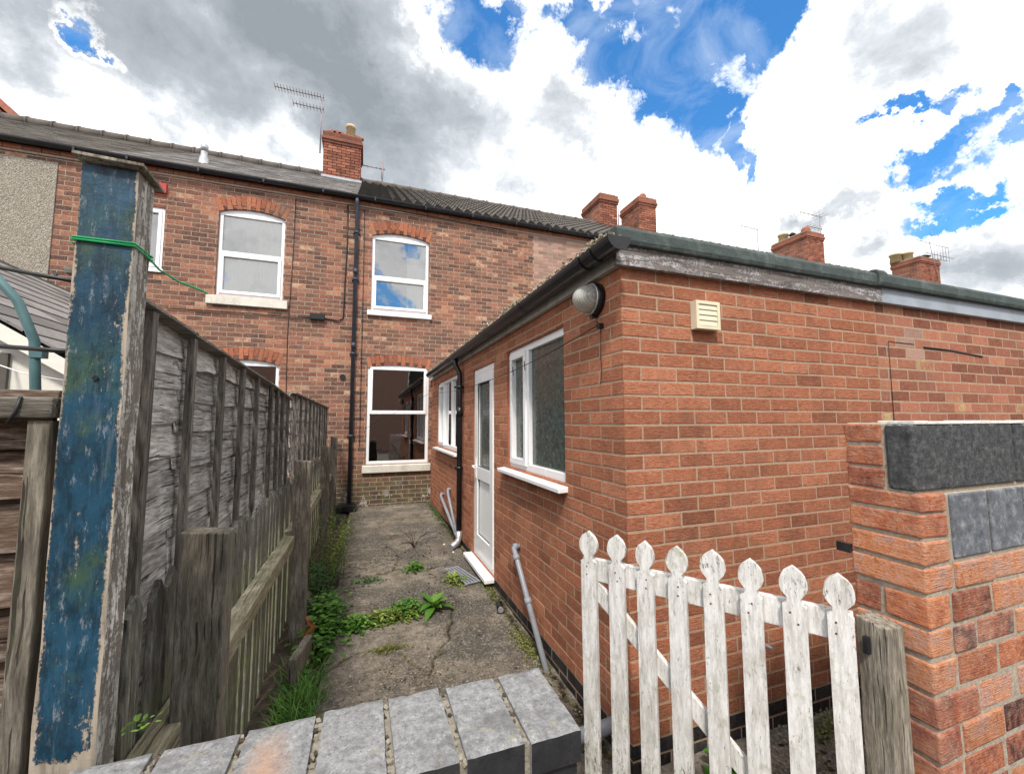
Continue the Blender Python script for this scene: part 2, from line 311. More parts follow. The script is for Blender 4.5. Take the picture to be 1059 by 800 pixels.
def concrete():
    t = NT('yard_concrete')
    c = t.ramp(t.noise(2.2, 9, .75), [(.3, (.075, .062, .05)), (.44, (.165, .142, .116)), (.58, (.28, .242, .2)), (.72, (.4, .35, .29))])
    c = t.mix(t.rng(t.noise(14, 8, .8), .46, .58, 0, .65), c, (.1, .088, .068))
    c = t.mix(t.rng(t.noise(1.4, 7, .75, t.mapv(loc=(3, 1, 0))), .47, .55, 0, .75), c, (.06, .058, .055))
    c = t.mix(t.rng(t.noise(55, 6, .8), .52, .6, 0, .6), c, (.44, .4, .33))
    c = t.mix(t.rng(t.vor(90), .0, .22, .8, 0), c, (.42, .38, .31))
    c = t.mix(t.rng(t.noise(80, 5, .75), .56, .63, 0, .75), c, (.04, .034, .028))
    c = t.mix(t.rng(t.noise(3.1, 6, .75, t.mapv(loc=(9, 4, 0))), .55, .63, 0, .5), c, (.1, .095, .045))
    cr = t.attr('crk', 0)
    c = t.mix(cr, c, t.mix(t.rng(t.noise(25, 4), .45, .6), (.025, .02, .016), (.12, .1, .035)))
    return t.fin(c, .9, t.bump(t.math('ADD', t.noise(40, 8, .8), t.math('MULTIPLY', t.noise(160, 4), .6)), 1, .01), spec=.2)
M['concrete'] = concrete()
M['ground'] = mat_plain('rough_ground', (.13, .115, .095), .95, .3, 3, bump=.6, dirt=(.07, .08, .04), dirtamt=.6)
M['gravel'] = leafmat('gravel_bits', (.09, .07, .05), (.24, .2, .15), (.5, .45, .38))
M['debris'] = leafmat('dry_leaf_litter', (.03, .02, .013), (.09, .055, .03), (.2, .14, .08))
M['rustnail'] = mat_plain('rusty_nail', (.12, .05, .025), .8)
M['rust'] = mat_plain('rusty_brick', (.38, .12, .05), .9, .3, 20, bump=.6, dirt=(.12, .08, .05), dirtamt=.7)

# ------------------------------------------------------------------ mesh builder
class MB:
    def __init__(s): s.v = []; s.f = []; s.mi = []; s.c = []; s.sm = []
    def face(s, pts, mi=0, c=None, smooth=False):
        k = len(s.v); s.v += [tuple(p) for p in pts]; s.f.append(tuple(range(k, k + len(pts)))); s.mi.append(mi)
        s.c.append(c or (.5, .5, .5)); s.sm.append(smooth)
    def hexa(s, p, mi=0, c=None):
        """p: 8 pts: bottom 4 (ccw) then top 4"""
        c = c or (rnd.random(), rnd.random(), rnd.random())
        k = len(s.v); s.v += [tuple(q) for q in p]
        for f in ((3, 2, 1, 0), (4, 5, 6, 7), (0, 1, 5, 4), (1, 2, 6, 5), (2, 3, 7, 6), (3, 0, 4, 7)):
            s.f.append(tuple(k + i for i in f)); s.mi.append(mi); s.c.append(c); s.sm.append(False)
    def box(s, a, b, mi=0, c=None):
        x0, y0, z0 = a; x1, y1, z1 = b
        s.hexa([(x0, y0, z0), (x1, y0, z0), (x1, y1, z0), (x0, y1, z0), (x0, y0, z1), (x1, y0, z1), (x1, y1, z1), (x0, y1, z1)], mi, c)
    def boxm(s, size, mtx, mi=0, c=None):
        x, y, z = (q / 2 for q in size)
        s.hexa([mtx @ Vector(q) for q in [(-x, -y, -z), (x, -y, -z), (x, y, -z), (-x, y, -z), (-x, -y, z), (x, -y, z), (x, y, z), (-x, y, z)]], mi, c)
    def tube(s, path, r, seg=10, mi=0, c=None, caps=True, r2=None):
        c = c or (rnd.random(), rnd.random(), rnd.random())
        path = [Vector(p) for p in path]; n = len(path); rings = []
        prev = None
        for i, p in enumerate(path):
            t = (path[min(i + 1, n - 1)] - path[max(i - 1, 0)]).normalized()
            if prev is None:
                a = t.orthogonal().normalized()
            else:
                a = (prev - t * prev.dot(t)).normalized()
            prev = a; b = t.cross(a)
            rr = r if r2 is None else r + (r2 - r) * i / max(1, n - 1)
            if isinstance(r, (list, tuple)): rr = r[i]
            k = len(s.v)
            for j in range(seg):
                an = 2 * math.pi * j / seg
                s.v.append(tuple(p + a * (math.cos(an) * rr) + b * (math.sin(an) * rr)))
            rings.append(k)
        for i in range(n - 1):
            for j in range(seg):
                j2 = (j + 1) % seg
                s.f.append((rings[i] + j, rings[i] + j2, rings[i + 1] + j2, rings[i + 1] + j)); s.mi.append(mi); s.c.append(c); s.sm.append(True)
        if caps:
            s.f.append(tuple(rings[0] + j for j in reversed(range(seg)))); s.mi.append(mi); s.c.append(c); s.sm.append(False)
            s.f.append(tuple(rings[-1] + j for j in range(seg))); s.mi.append(mi); s.c.append(c); s.sm.append(False)
    def prism(s, outline, d, mi=0, c=None):
        """outline: list of Vector pts (planar), extruded by vector d"""
        c = c or (rnd.random(), rnd.random(), rnd.random()); d = Vector(d)
        k = len(s.v); n = len(outline)
        s.v += [tuple(Vector(p)) for p in outline] + [tuple(Vector(p) + d) for p in outline]
        s.f.append(tuple(k + i for i in reversed(range(n)))); s.f.append(tuple(k + n + i for i in range(n)))
        for i in range(n):
            j = (i + 1) % n; s.f.append((k + i, k + j, k + n + j, k + n + i))
        for _ in range(n + 2): s.mi.append(mi); s.c.append(c); s.sm.append(False)
    def build(s, name, mats, parent=None, origin=None, bevel=0, crk=None):
        if not isinstance(mats, (list, tuple)): mats = [mats]
        if parent is not None:
            o3 = Vector(WORLD[parent.name])
        elif origin is not None: o3 = Vector(origin)
        else:
            xs = [v[0] for v in s.v]; ys = [v[1] for v in s.v]; zs = [v[2] for v in s.v]
            o3 = Vector(((min(xs) + max(xs)) / 2, (min(ys) + max(ys)) / 2, min(zs)))
        me = bpy.data.meshes.new(name)
        me.from_pydata([(v[0] - o3.x, v[1] - o3.y, v[2] - o3.z) for v in s.v], [], s.f)
        for m in mats: me.materials.append(M[m] if isinstance(m, str) else m)
        me.polygons.foreach_set('material_index', s.mi); me.polygons.foreach_set('use_smooth', s.sm)
        a = me.attributes.new('bc', 'FLOAT_COLOR', 'FACE')
        flat = []
        for c in s.c: flat += [c[0], c[1], c[2], 1]
        a.data.foreach_set('color', flat)
        if crk is not None:
            a = me.attributes.new('crk', 'FLOAT_COLOR', 'POINT'); flat = []
            for c in crk: flat += [c, c, c, 1]
            a.data.foreach_set('color', flat)
        me.update()
        o = bpy.data.objects.new(name, me); COL.objects.link(o)
        if parent is not None: o.parent = parent; WORLD[o.name] = tuple(o3)
        else: o.location = o3; WORLD[o.name] = tuple(o3)
        if bevel:
            b = o.modifiers.new('bevel', 'BEVEL'); b.width = bevel; b.segments = 2; b.limit_method = 'ANGLE'; b.angle_limit = R(40)
        return o
WORLD = {}
def thing(name, loc, label, cat, group=None):
    o = bpy.data.objects.new(name, None); COL.objects.link(o); o.location = loc; o.empty_display_size = .1
    WORLD[o.name] = tuple(loc); tag(o, label, cat, group); return o
def tag(o, label, cat, group=None):
    o['label'] = label; o['category'] = cat
    if group: o['group'] = group
    return o
def struct(o): o['kind'] = 'structure'; return o
def stuff(o, label, cat): o['kind'] = 'stuff'; return tag(o, label, cat)
def gz(y): return .019 * max(0., min(y, 6.33))

# ------------------------------------------------------------------ brick walls
class Plane:
    def __init__(s, O, U, N): s.O, s.U, s.N = O, U, N
    def __call__(s, u, d, z): return (s.O[0] + s.U[0] * u + s.N[0] * d, s.O[1] + s.U[1] * u + s.N[1] * d, z)
def subtract(r, h):
    a0, a1, z0, z1 = r; b0, b1, y0, y1 = h
    if b0 >= a1 or b1 <= a0 or y0 >= z1 or y1 <= z0: return [r]
    out = []
    if b0 > a0: out.append((a0, b0, z0, z1))
    if b1 < a1: out.append((b1, a1, z0, z1))
    m0, m1 = max(a0, b0), min(a1, b1)
    if y0 > z0: out.append((m0, m1, z0, y0))
    if y1 < z1: out.append((m0, m1, y1, z1))
    return [q for q in out if q[1] - q[0] > .012 and q[3] - q[2] > .012]
def core(mb, P, L0, L1, z0, z1, holes, thick, mi):
    us = sorted(set([L0, L1] + [x for h in holes for x in h[:2] if L0 < x < L1])); zs = sorted(set([z0, z1] + [x for h in holes for x in h[2:4] if z0 < x < z1]))
    def solid(i, j):
        if i < 0 or j < 0 or i >= len(us) - 1 or j >= len(zs) - 1: return None
        u = (us[i] + us[i + 1]) / 2; z = (zs[j] + zs[j + 1]) / 2
        return not any(h[0] < u < h[1] and h[2] < z < h[3] for h in holes)
    for i in range(len(us) - 1):
        for j in range(len(zs) - 1):
            if not solid(i, j): continue
            a, b, c, d = us[i], us[i + 1], zs[j], zs[j + 1]
            mb.face([P(a, 0, c), P(b, 0, c), P(b, 0, d), P(a, 0, d)], mi)
            mb.face([P(a, -thick, c), P(b, -thick, c), P(b, -thick, d), P(a, -thick, d)], mi)
            for di, dj, e in ((-1, 0, [(a, c), (a, d)]), (1, 0, [(b, c), (b, d)]), (0, -1, [(a, c), (b, c)]), (0, 1, [(a, d), (b, d)])):
                if solid(i + di, j + dj) is False:
                    (p, q), (r_, s_) = e
                    mb.face([P(p, 0, q), P(r_, 0, s_), P(r_, -thick, s_), P(p, -thick, q)], 0)
def bricks(mb, P, L0, L1, z0, z1, holes, mi=0, Lb=.2135, H=.0635, J=.0115, off=0, proud=.004, seed=1, alt=None, jit=.001, cham=.002, cfn=None, wobble=0):
    r = random.Random(seed); k = 0; z = z0
    while z < z1 - .02:
        zt = min(z + H, z1)
        u = L0 - ((Lb + J) / 2 if (k + off) % 2 else 0) - (0 if L0 == 0 else 0)
        first = True
        while u < L1:
            a, b = max(u, L0 - (proud if L0 == 0 else 0)), min(u + Lb, L1)
            if b - a > .015:
                for q in _sub_all((a, b, z, zt), holes):
                    dz = r.uniform(-jit, jit); pr = proud + r.uniform(-.0012, .0012)
                    wz = wobble * math.sin((q[0]) * 1.3 + 1) if wobble else 0
                    c = (r.random(), r.random(), r.random()); m = mi
                    if cfn:
                        cc = cfn((q[0] + q[1]) / 2, (q[2] + q[3]) / 2, c)
                        if cc is not None: m, c = cc
                    brick(mb, P, q[0], q[1], q[2] + dz + wz, q[3] + dz + wz, pr, cham, m, c, r)
            u += Lb + J
        z += H + J; k += 1
def _sub_all(q, holes):
    L = [q]
    for h in holes:
        L = [y for x in L for y in subtract(x, h)]
    return L
def brick(mb, P, a, b, c, d, pr, ch, mi, col, r):
    j = lambda: r.uniform(-.0011, .0011)
    pr *= .65; f = [(a + ch + j(), c + ch + j()), (b - ch + j(), c + ch + j()), (b - ch + j(), d - ch + j()), (a + ch + j(), d - ch + j())]
    g = [(a, c), (b, c), (b, d), (a, d)]
    k = len(mb.v)
    mb.v += [P(u, pr, z) for u, z in f] + [P(u, pr * .35, z) for u, z in g] + [P(u, -.002, z) for u, z in g]
    fs = [(0, 1, 2, 3)] + [(i + 4, (i + 1) % 4 + 4, (i + 1) % 4, i) for i in range(4)] + [(i + 8, (i + 1) % 4 + 8, (i + 1) % 4 + 4, i + 4) for i in range(4)]
    for q in fs: mb.f.append(tuple(k + x for x in q)); mb.mi.append(mi); mb.c.append(col); mb.sm.append(False)
def arch(mb, P, u0, u1, zspring, rise, t, mi, front=.006, back=-.1, n=15, seed=3, skew=.05):
    r = random.Random(seed); w = (u1 - u0) / 2; uc = (u0 + u1) / 2
    if rise < .001: rise = .001
    Rr = (w * w + rise * rise) / (2 * rise); zc = zspring + rise - Rr; A = math.asin(w / Rr)
    for i in range(n):
        a0 = -A + 2 * A * i / n + .12 * A / n; a1 = -A + 2 * A * (i + 1) / n - .12 * A / n
        segs = [(Rr, Rr + t * .3), (Rr + t * .3, Rr + t)] if i % 2 else [(Rr, Rr + t)]
        for q, (ra, rb) in enumerate(segs):
            col = (r.uniform(.3, 1), r.random(), 0)
            if i % 2 and q == 0: col = (r.uniform(0, .12), .3, 0)
            def pt(rad, an, dd): return P(uc + rad * math.sin(an), dd, zc + rad * math.cos(an))
            fr = front + r.uniform(-.001, .001) - (.004 if (i % 2 and q == 0) else 0)
            mb.hexa([pt(ra, a0, back), pt(ra, a1, back), pt(ra, a1, fr), pt(ra, a0, fr), pt(rb, a0, back), pt(rb, a1, back), pt(rb, a1, fr), pt(rb, a0, fr)], mi, col)
    # mortar bed behind the voussoirs
    for i in range(n):
        a0 = -A + 2 * A * i / n; a1 = -A + 2 * A * (i + 1) / n
        def pt(rad, an, dd): return P(uc + rad * math.sin(an), dd, zc + rad * math.cos(an))
        ra, rb, fr, bk = Rr + .003, Rr + t - .003, front - .006, back + .003
        mb.hexa([pt(ra, a0, bk), pt(ra, a1, bk), pt(ra, a1, fr), pt(ra, a0, fr), pt(rb, a0, bk), pt(rb, a1, bk), pt(rb, a1, fr), pt(rb, a0, fr)], mi + 1, (.5, .5, .5))
def Pbox(mb, P, u0, u1, d0, d1, z0, z1, mi=0, c=None):
    mb.hexa([P(u0, d0, z0), P(u1, d0, z0), P(u1, d1, z0), P(u0, d1, z0), P(u0, d0, z1), P(u1, d0, z1), P(u1, d1, z1), P(u0, d1, z1)], mi, c or (.5, .5, .5))
def ring(mb, P, u0, u1, z0, z1, w, d0, d1, mi=0, top=None, bot=None):
    top = top or w; bot = bot or w
    Pbox(mb, P, u0, u1, d0, d1, z0, z0 + bot, mi); Pbox(mb, P, u0, u1, d0, d1, z1 - top, z1, mi)
    Pbox(mb, P, u0, u0 + w, d0, d1, z0 + bot, z1 - top, mi); Pbox(mb, P, u1 - w, u1, d0, d1, z0 + bot, z1 - top, mi)

def sash_window(parent, P, u0, u1, z0, z1, zr, rec=.05, glassm='glass', lower_sash=True, crown=0, label=None):
    """vertical two-light window; zr = centre of transom"""
    fw_ = .055; mb = MB()
    ring(mb, P, u0, u1, z0, z1, fw_, -rec - .07, -rec, top=fw_ + crown)
    Pbox(mb, P, u0 + fw_, u1 - fw_, -rec - .07, -rec + .004, zr - .03, zr + .03)
    if lower_sash:
        ring(mb, P, u0 + fw_ - .012, u1 - fw_ + .012, z0 + fw_ - .012, zr - .02, .05, -rec - .05, -rec + .018)
    else:
        ring(mb, P, u0 + fw_ - .012, u1 - fw_ + .012, zr - .035, z1 - fw_ - crown + .012, .05, -rec - .05, -rec + .022)
    w = mb.build('window', 'upvc', parent, bevel=.004)
    if label: w['label'] = label
    g = MB(); g.face([P(u0 + .05, -rec - .03, z0 + .05), P(u1 - .05, -rec - .03, z0 + .05), P(u1 - .05, -rec - .03, zr), P(u0 + .05, -rec - .03, zr)])
    g.build('pane', glassm, w)
    g = MB(); g.face([P(u0 + .05, -rec - .034, zr), P(u1 - .05, -rec - .034, zr), P(u1 - .05, -rec - .034, z1 - .05), P(u0 + .05, -rec - .034, z1 - .05)])
    g.build('pane', glassm, w)
    return w
def sill(win, P, u0, u1, z0, z1, proj=.06, m='sill'):
    mb = MB(); n = 14; c = (.5, .5, .5); rr = random.Random(int(u0 * 100))
    for i in range(n):
        a = u0 + (u1 - u0) * i / n; b = u0 + (u1 - u0) * (i + 1) / n
    mb.hexa([P(u0, -.08, z0), P(u1, -.08, z0), P(u1, proj, z0), P(u0, proj, z0), P(u0, -.08, z1), P(u1, -.08, z1), P(u1, proj, z1 - .02), P(u0, proj, z1 - .02)], 0, c)
    return mb.build('sill', m, win, bevel=.008)

# ------------------------------------------------------------------ terrace houses
TY = 6.328
PT = Plane((0, TY), (1, 0), (0, -1))
EZ = 5.9; RZ = 8.3; RY = 10.0; GY = TY - .12
def roof_rows(mb, x0, x1, kind, seed, zoff=0):
    r = random.Random(seed)
    y0, z0, y1, z1 = TY - .17, EZ - .02 + zoff, RY, RZ
    L = math.hypot(y1 - y0, z1 - z0); dy, dz = (y1 - y0) / L, (z1 - z0) / L
    gauge = .2 if kind == 'slate' else .3; n = int(L / gauge) + 1
    for k in range(n):
        s0 = k * gauge; s1 = min(s0 + gauge * 1.12, L)
        if kind == 'slate':
            w = .26; x = x0 - (w / 2 if k % 2 else 0)
            while x < x1:
                a, b = max(x, x0), min(x + w - .006, x1); x += w
                if b - a < .02: continue
                lift = .009 + r.uniform(-.002, .003); s0j = s0 + r.uniform(-.008, .008)
                c = (r.random(), r.random(), 0)
                def p(xx, s, h): return (xx, y0 + dy * s - dz * h, z0 + dz * s + dy * h)
                mb.face([p(a, s0j, lift), p(b, s0j, lift), p(b, s1, .002), p(a, s1, .002)], 0, c)
                mb.face([p(a, s0j, 0), p(b, s0j, 0), p(b, s0j, lift), p(a, s0j, lift)], 0, c)
        else:
            w = .2; m = max(2, int((x1 - x0) / w * 8)); 
            def hh(xx): return .03 * math.sin(xx / w * 2 * math.pi) + .012 * math.sin(xx / w * 4 * math.pi)
            for i in range(m):
                a = x0 + (x1 - x0) * i / m; b = x0 + (x1 - x0) * (i + 1) / m
                c = (mnoise.random() * 0 + ((int(a / w) * 7919 + k * 104729) % 97) / 97, .5, 0)
                def p(xx, s, h): return (xx, y0 + dy * s - dz * h, z0 + dz * s + dy * h)
                mb.face([p(a, s0, .05 + hh(a)), p(b, s0, .05 + hh(b)), p(b, s1, .02 + hh(b)), p(a, s1, .02 + hh(a))], 0, c, True)
                mb.face([p(a, s0, .0), p(b, s0, .0), p(b, s0, .05 + hh(b)), p(a, s0, .05 + hh(a))], 0, (0, 0, 0))
    mb.face([(x0, y0, z0 - .01), (x1, y0, z0 - .01), (x1, y1, z1 - .01), (x0, y1, z1 - .01)], 1)
    mb.face([(x0, y1 + (y1 - TY), EZ), (x1, y1 + (y1 - TY), EZ), (x1, y1, z1 - .01), (x0, y1, z1 - .01)], 1)
def stack(parent, x0, x1, y0, y1, z0, z1, pots, seed, lead=True, rough_top=False):
    mb = MB(); r = random.Random(seed)
    core(mb, Plane((0, y0), (1, 0), (0, -1)), x0, x1, z0, z1, [], .01, 1)
    planes = [(Plane((x0, y0), (1, 0), (0, -1)), x1 - x0), (Plane((x0, y1), (0, -1), (-1, 0)), y1 - y0), (Plane((x1, y0), (0, 1), (1, 0)), y1 - y0), (Plane((x1, y1), (-1, 0), (0, 1)), x1 - x0)]
    for k, (P, L) in enumerate(planes):
        core(mb, P, 0, L, z0, z1, [], .01, 1)
        bricks(mb, P, 0, L, z0, z1 - .3, [], 0, seed=seed + k, H=.068, proud=.006)
    for j, (a, b, o) in enumerate([(z1 - .3, z1 - .225, .03), (z1 - .225, z1 - .15, .055), (z1 - .15, z1 - .0, .03)]):
        n = max(2, int((x1 - x0) / .23)); 
        mb.box((x0 - o, y0 - o, a), (x1 + o, y1 + o, b - .008), 0, (r.random() * .5, r.random(), 0))
        mb.box((x0 - o + .008, y0 - o + .008, b - .008), (x1 + o - .008, y1 + o - .008, b), 1, (.5, .5, .5))
    mb.box((x0 + .03, y0 + .03, z1), (x1 - .03, y1 - .03, z1 + .05), 1)
    for (px, py, h, rad, mi) in pots:
        zt = z1 + .04
        if mi == 2:   # square buff pot
            mb.tube([(px, py, zt), (px, py, zt + h * .8), (px, py, zt + h * .82), (px, py, zt + h)], [rad * 1.05, rad * .95, rad * 1.15, rad * 1.1], 8, 2)
        elif mi == 3:
            mb.tube([(px, py, zt), (px, py, zt + h * .7), (px, py, zt + h)], [rad * 1.1, rad, rad * .75], 12, 3)
        else:
            mb.tube([(px, py, zt), (px, py, zt + h * .6), (px, py, zt + h * .65), (px, py, zt + h)], [rad * .8, rad * .8, rad * 1.3, rad * .4], 10, 5)
    if rough_top:   # half-round flaunching and broken bricks
        for i in range(5):
            mb.tube([(x0 + .1 + .11 * i, y0 + .02, z1 + .0), (x0 + .1 + .11 * i, y0 + .4, z1 + .0)], .06 + .05 * math.sin(i * .8), 10, 3)
        for i in range(6):
            x = x0 + .5 + .085 * i; mb.box((x, y0 - .01, z1), (x + .07, y0 + .1, z1 + .02 + .05 * r.random()), 0)
    if lead:
        mb.box((x0 - .04, y0 - .02, z0 - .02), (x1 + .04, y0 - .007, z0 + .1), 4)
    return mb.build('chimney', ['chimbrick', 'mortar_old', 'pot', 'terracotta', 'lead', 'cable'], parent)

def house(x0, x1, label, kind, wins, brickm='oldbrick', seed=1, pebble_to=None, roofm='slate', ridgelift=0):
    h = thing('terraced_house', ((x0 + x1) / 2, TY, 0), label, 'house', 'terraced houses in the row')
    holes = [(a, b, c, d) for (a, b, c, d, *_) in wins]
    mb = MB(); core(mb, PT, x0, x1, -.05, EZ, holes, .24, 1)
    hb = list(holes)
    if pebble_to is not None: hb = hb + [(x0 - 1, pebble_to, 2.6, 5.66)]
    def cf(u, z, c):
        if z > EZ - .12: return (2, (c[0] * .5 + .45, c[1], c[2]))
        return (0, c)
    bricks(mb, PT, x0, x1, 0, EZ - .05, hb, 0, Lb=.222, H=.068, J=.0115, seed=seed, proud=.004, cfn=cf, jit=.002, off=seed)
    for w in wins:
        if w[4]: arch(mb, PT, w[0], w[1], w[3] - w[5], w[5], w[6], 2, seed=seed + int(w[0] * 10), n=w[7])
    # corbel course under the gutter
    x = x0
    rr = random.Random(seed)
    while x < x1:
        b = min(x + .22, x1); Pbox(mb, PT, x, b - .01, -.01, .035, EZ - .125, EZ - .06, 2, (rr.uniform(.3, .9), rr.random(), 0)); x = b
    Pbox(mb, PT, x0, x1, -.01, .018, EZ - .16, EZ - .127, 3)
    # sides and rear
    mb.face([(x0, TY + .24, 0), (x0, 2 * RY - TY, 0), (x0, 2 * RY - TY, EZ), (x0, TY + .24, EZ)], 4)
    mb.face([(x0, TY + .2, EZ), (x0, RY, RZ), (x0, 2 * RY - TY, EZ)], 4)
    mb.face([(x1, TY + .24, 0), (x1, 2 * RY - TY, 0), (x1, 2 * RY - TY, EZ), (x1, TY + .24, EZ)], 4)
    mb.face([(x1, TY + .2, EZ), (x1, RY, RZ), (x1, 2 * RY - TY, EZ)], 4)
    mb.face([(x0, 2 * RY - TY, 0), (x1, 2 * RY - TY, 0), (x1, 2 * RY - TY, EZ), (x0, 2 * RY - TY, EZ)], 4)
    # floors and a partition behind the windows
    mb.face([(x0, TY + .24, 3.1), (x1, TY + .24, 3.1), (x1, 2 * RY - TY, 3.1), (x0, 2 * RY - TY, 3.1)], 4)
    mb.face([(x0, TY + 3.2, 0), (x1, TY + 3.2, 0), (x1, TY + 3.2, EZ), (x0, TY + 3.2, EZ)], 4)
    mats = [brickm, 'mortar_old', 'orangebrick', 'mortar_old', 'interior']
    if pebble_to is not None:
        mats.append('pebble'); Pbox(mb, PT, x0, pebble_to, -.005, .018, 2.6, 5.66, 5)
    mb.build('wall', mats, h)
    rb = MB(); roof_rows(rb, x0, x1, kind, seed)
    rf = rb.build('roof', [roofm, 'slate_dark'], h)
    # ridge tiles
    tb = MB(); x = x0; rr = random.Random(seed)
    while x < x1 - .05:
        b = min(x + .44, x1); z = RZ + .0 + rr.uniform(-.005, .01)
        tb.tube([(x, RY, z), (b - .02, RY, z)], .12, 12, 0); tb.tube([(b - .04, RY, z), (b, RY, z)], .135, 12, 0); x = b
    tb.build('ridge_tiles', 'ridge' if kind != 'red' else 'redtile', rf)
    # gutter
    g = MB(); rad = .062
    def prof(xx): return [(xx, GY + rad * math.cos(t), EZ - .01 - rad * math.sin(t)) for t in [math.pi * i / 10 for i in range(11)]] + [(xx, GY + (rad - .006) * math.cos(t), EZ - .01 - (rad - .006) * math.sin(t)) for t in [math.pi * i / 10 for i in range(10, -1, -1)]]
    a, b = prof(x0), prof(x1)
    for i in range(len(a)):
        j = (i + 1) % len(a); g.face([a[i], b[i], b[j], a[j]], 0, None, True)
    x = x0 + .3
    while x < x1:
        g.box((x, GY - rad - .006, EZ - .08), (x + .03, GY + rad + .02, EZ - .004), 0); x += .95
    # fascia behind gutter
    g.box((x0, TY - .047, EZ - .058), (x1, TY - .02, EZ + .03), 0)
    g.build('gutter', 'gutter', h)
    return h, rf

# left house: pebbledash
hL, rfL = house(-10.6, -5.2, 'end house at far left with pebbledash upper wall and dark tiled roof', 'slate',
     [(-8.6, -7.6, 3.85, 5.3, True, .06, .2, 13), (-8.6, -7.6, .9, 2.72, True, .06, .2, 13)], seed=11, pebble_to=-5.79, roofm='slate_dark')
for z0, z1, zr in ((3.85, 5.3, 4.5), (.9, 2.72, 1.85)):
    w = sash_window(hL, PT, -8.6, -7.6, z0, z1, zr); sill(w, PT, -8.7, -7.5, z0 - .16, z0 - .002)
# middle house
winsM = [(-4.95, -4.41, 4.14, 5.18, False, 0, 0, 0), (-3.66, -2.65, 3.8, 5.36, True, .09, .23, 15), (-3.66, -2.65, .88, 2.72, True, .08, .21, 15)]
hM, rfM = house(-5.2, -1.45, 'brown brick house with slate roof, metal flue and net-curtained upper window', 'slate', winsM, seed=12)
w = MB(); P = PT; ring(w, P, -4.95, -4.41, 4.14, 5.18, .05, -.09, -.02); ring(w, P, -4.91, -4.45, 4.18, 5.14, .05, -.07, -.005)
w = w.build('window', 'upvc', hM, bevel=.004); w['label'] = 'small single-light white window beside the blue post'
g = MB(); g.face([P(-4.9, -.05, 4.2), P(-4.46, -.05, 4.2), P(-4.46, -.05, 5.13), P(-4.9, -.05, 5.13)]); g.build('pane', 'glass', w)
s = MB(); Pbox(s, P, -5.0, -4.38, -.08, .035, 4.085, 4.138); s.build('sill', 'upvc', w)
s = MB(); Pbox(s, P, -4.95, -4.4, -.05, .05, 5.42, 5.58, 0); o = s.build('lintel_brick', 'red', hM); o['label'] = 'short red painted lintel'
w = sash_window(hM, PT, -3.66, -2.65, 3.8, 5.36, 4.56, rec=.04, crown=.08, label='upper white sash window with net curtain'); sill(w, PT, -3.77, -2.56, 3.63, 3.798)
w = sash_window(hM, PT, -3.66, -2.65, .88, 2.72, 1.85, rec=.04, glassm='glass_clear', crown=.05); sill(w, PT, -3.77, -2.56, .72, .878)
f = MB(); f.tube([(-4.25, 7.3, 6.4), (-4.25, 7.3, 6.86)], .055, 12, 0); f.tube([(-4.25, 7.3, 6.84), (-4.25, 7.3, 6.95), (-4.25, 7.3, 7.0)], [.065, .065, .03], 12, 0)
f.tube([(-4.25, 7.3, 6.4), (-4.25, 7.3, 6.7)], [.11, .07], 12, 0); f.build('flue', 'steel', rfM)
# right-hand (subject) house
winsR = [(-1.17, -.09, 3.76, 5.31, True, .09, .23, 15), (-1.19, -.06, .87, 2.72, True, .06, .2, 15)]
hR, rfR = house(-1.45, 2.18, 'brown brick house joined to the orange extension, with ground floor sash window', 'pantile', winsR, seed=13, roofm='pantile')
w = sash_window(hR, PT, -1.17, -.09, 3.76, 5.31, 4.42, rec=.04, crown=.09, label='upper sash window reflecting blue sky'); sill(w, PT, -1.23, -.03, 3.65, 3.758, m='upvc')
w = sash_window(hR, PT, -1.19, -.06, .87, 2.72, 1.83, rec=.02, glassm='glass_clear', lower_sash=False, label='ground floor sash window beside the extension'); sill(w, PT, -1.25, -.015, .72, .868)
c = stack(rfR, -2.43, -1.5, 9.75, 10.6, 8.1, 9.42, [(-1.78, 10.0, .42, .12, 2)], 31, rough_top=True)
# pale house and the rest of the row to the right
hP, rfP = house(2.18, 7.05, 'pale pink brick house above the corner of the flat extension roof', 'pantile', [(3.3, 4.3, 3.8, 5.3, True, .08, .22, 13)], brickm='palebrick', seed=14, roofm='pantile')
w = sash_window(hP, PT, 3.3, 4.3, 3.8, 5.3, 4.5); sill(w, PT, 3.2, 4.4, 3.65, 3.798)
c = stack(rfP, 6.05, 6.72, 9.75, 10.9, 8.0, 9.3, [], 32)
h5, rf5 = house(7.05, 11.9, 'house of the row whose twin-potted chimney shows just right of the pale gable', 'pantile', [(8.3, 9.3, 3.8, 5.3, True, .08, .22, 13)], seed=15, roofm='pantile')
w = sash_window(h5, PT, 8.3, 9.3, 3.8, 5.3, 4.5); sill(w, PT, 8.2, 9.4, 3.65, 3.798)
c = stack(rf5, 7.62, 8.33, 9.75, 10.8, 8.0, 9.48, [(7.98, 10.0, .22, .13, 3), (7.98, 10.5, .14, .1, 3)], 33)
h6, rf6 = house(11.9, 18.2, 'house of the row whose chimney with buff pot and cowls rises mid right', 'pantile', [(13.3, 14.3, 3.8, 5.3, True, .08, .22, 13)], seed=16, roofm='pantile')
w = sash_window(h6, PT, 13.3, 14.3, 3.8, 5.3, 4.5); sill(w, PT, 13.2, 14.4, 3.65, 3.798)
c = stack(rf6, 16.0, 17.0, 9.75, 11.3, 8.0, 9.55, [(16.4, 11.05, .42, .2, 2), (16.35, 10.6, .3, .12, 5), (16.4, 10.05, .28, .17, 3)], 34)
h7, rf7 = house(18.2, 27.5, 'last house of the row, its chimney far right with two aerials', 'pantile', [(20, 21, 3.8, 5.3, True, .08, .22, 13)], seed=17, roofm='pantile')
w = sash_window(h7, PT, 20, 21, 3.8, 5.3, 4.5); sill(w, PT, 19.9, 21.1, 3.65, 3.798)
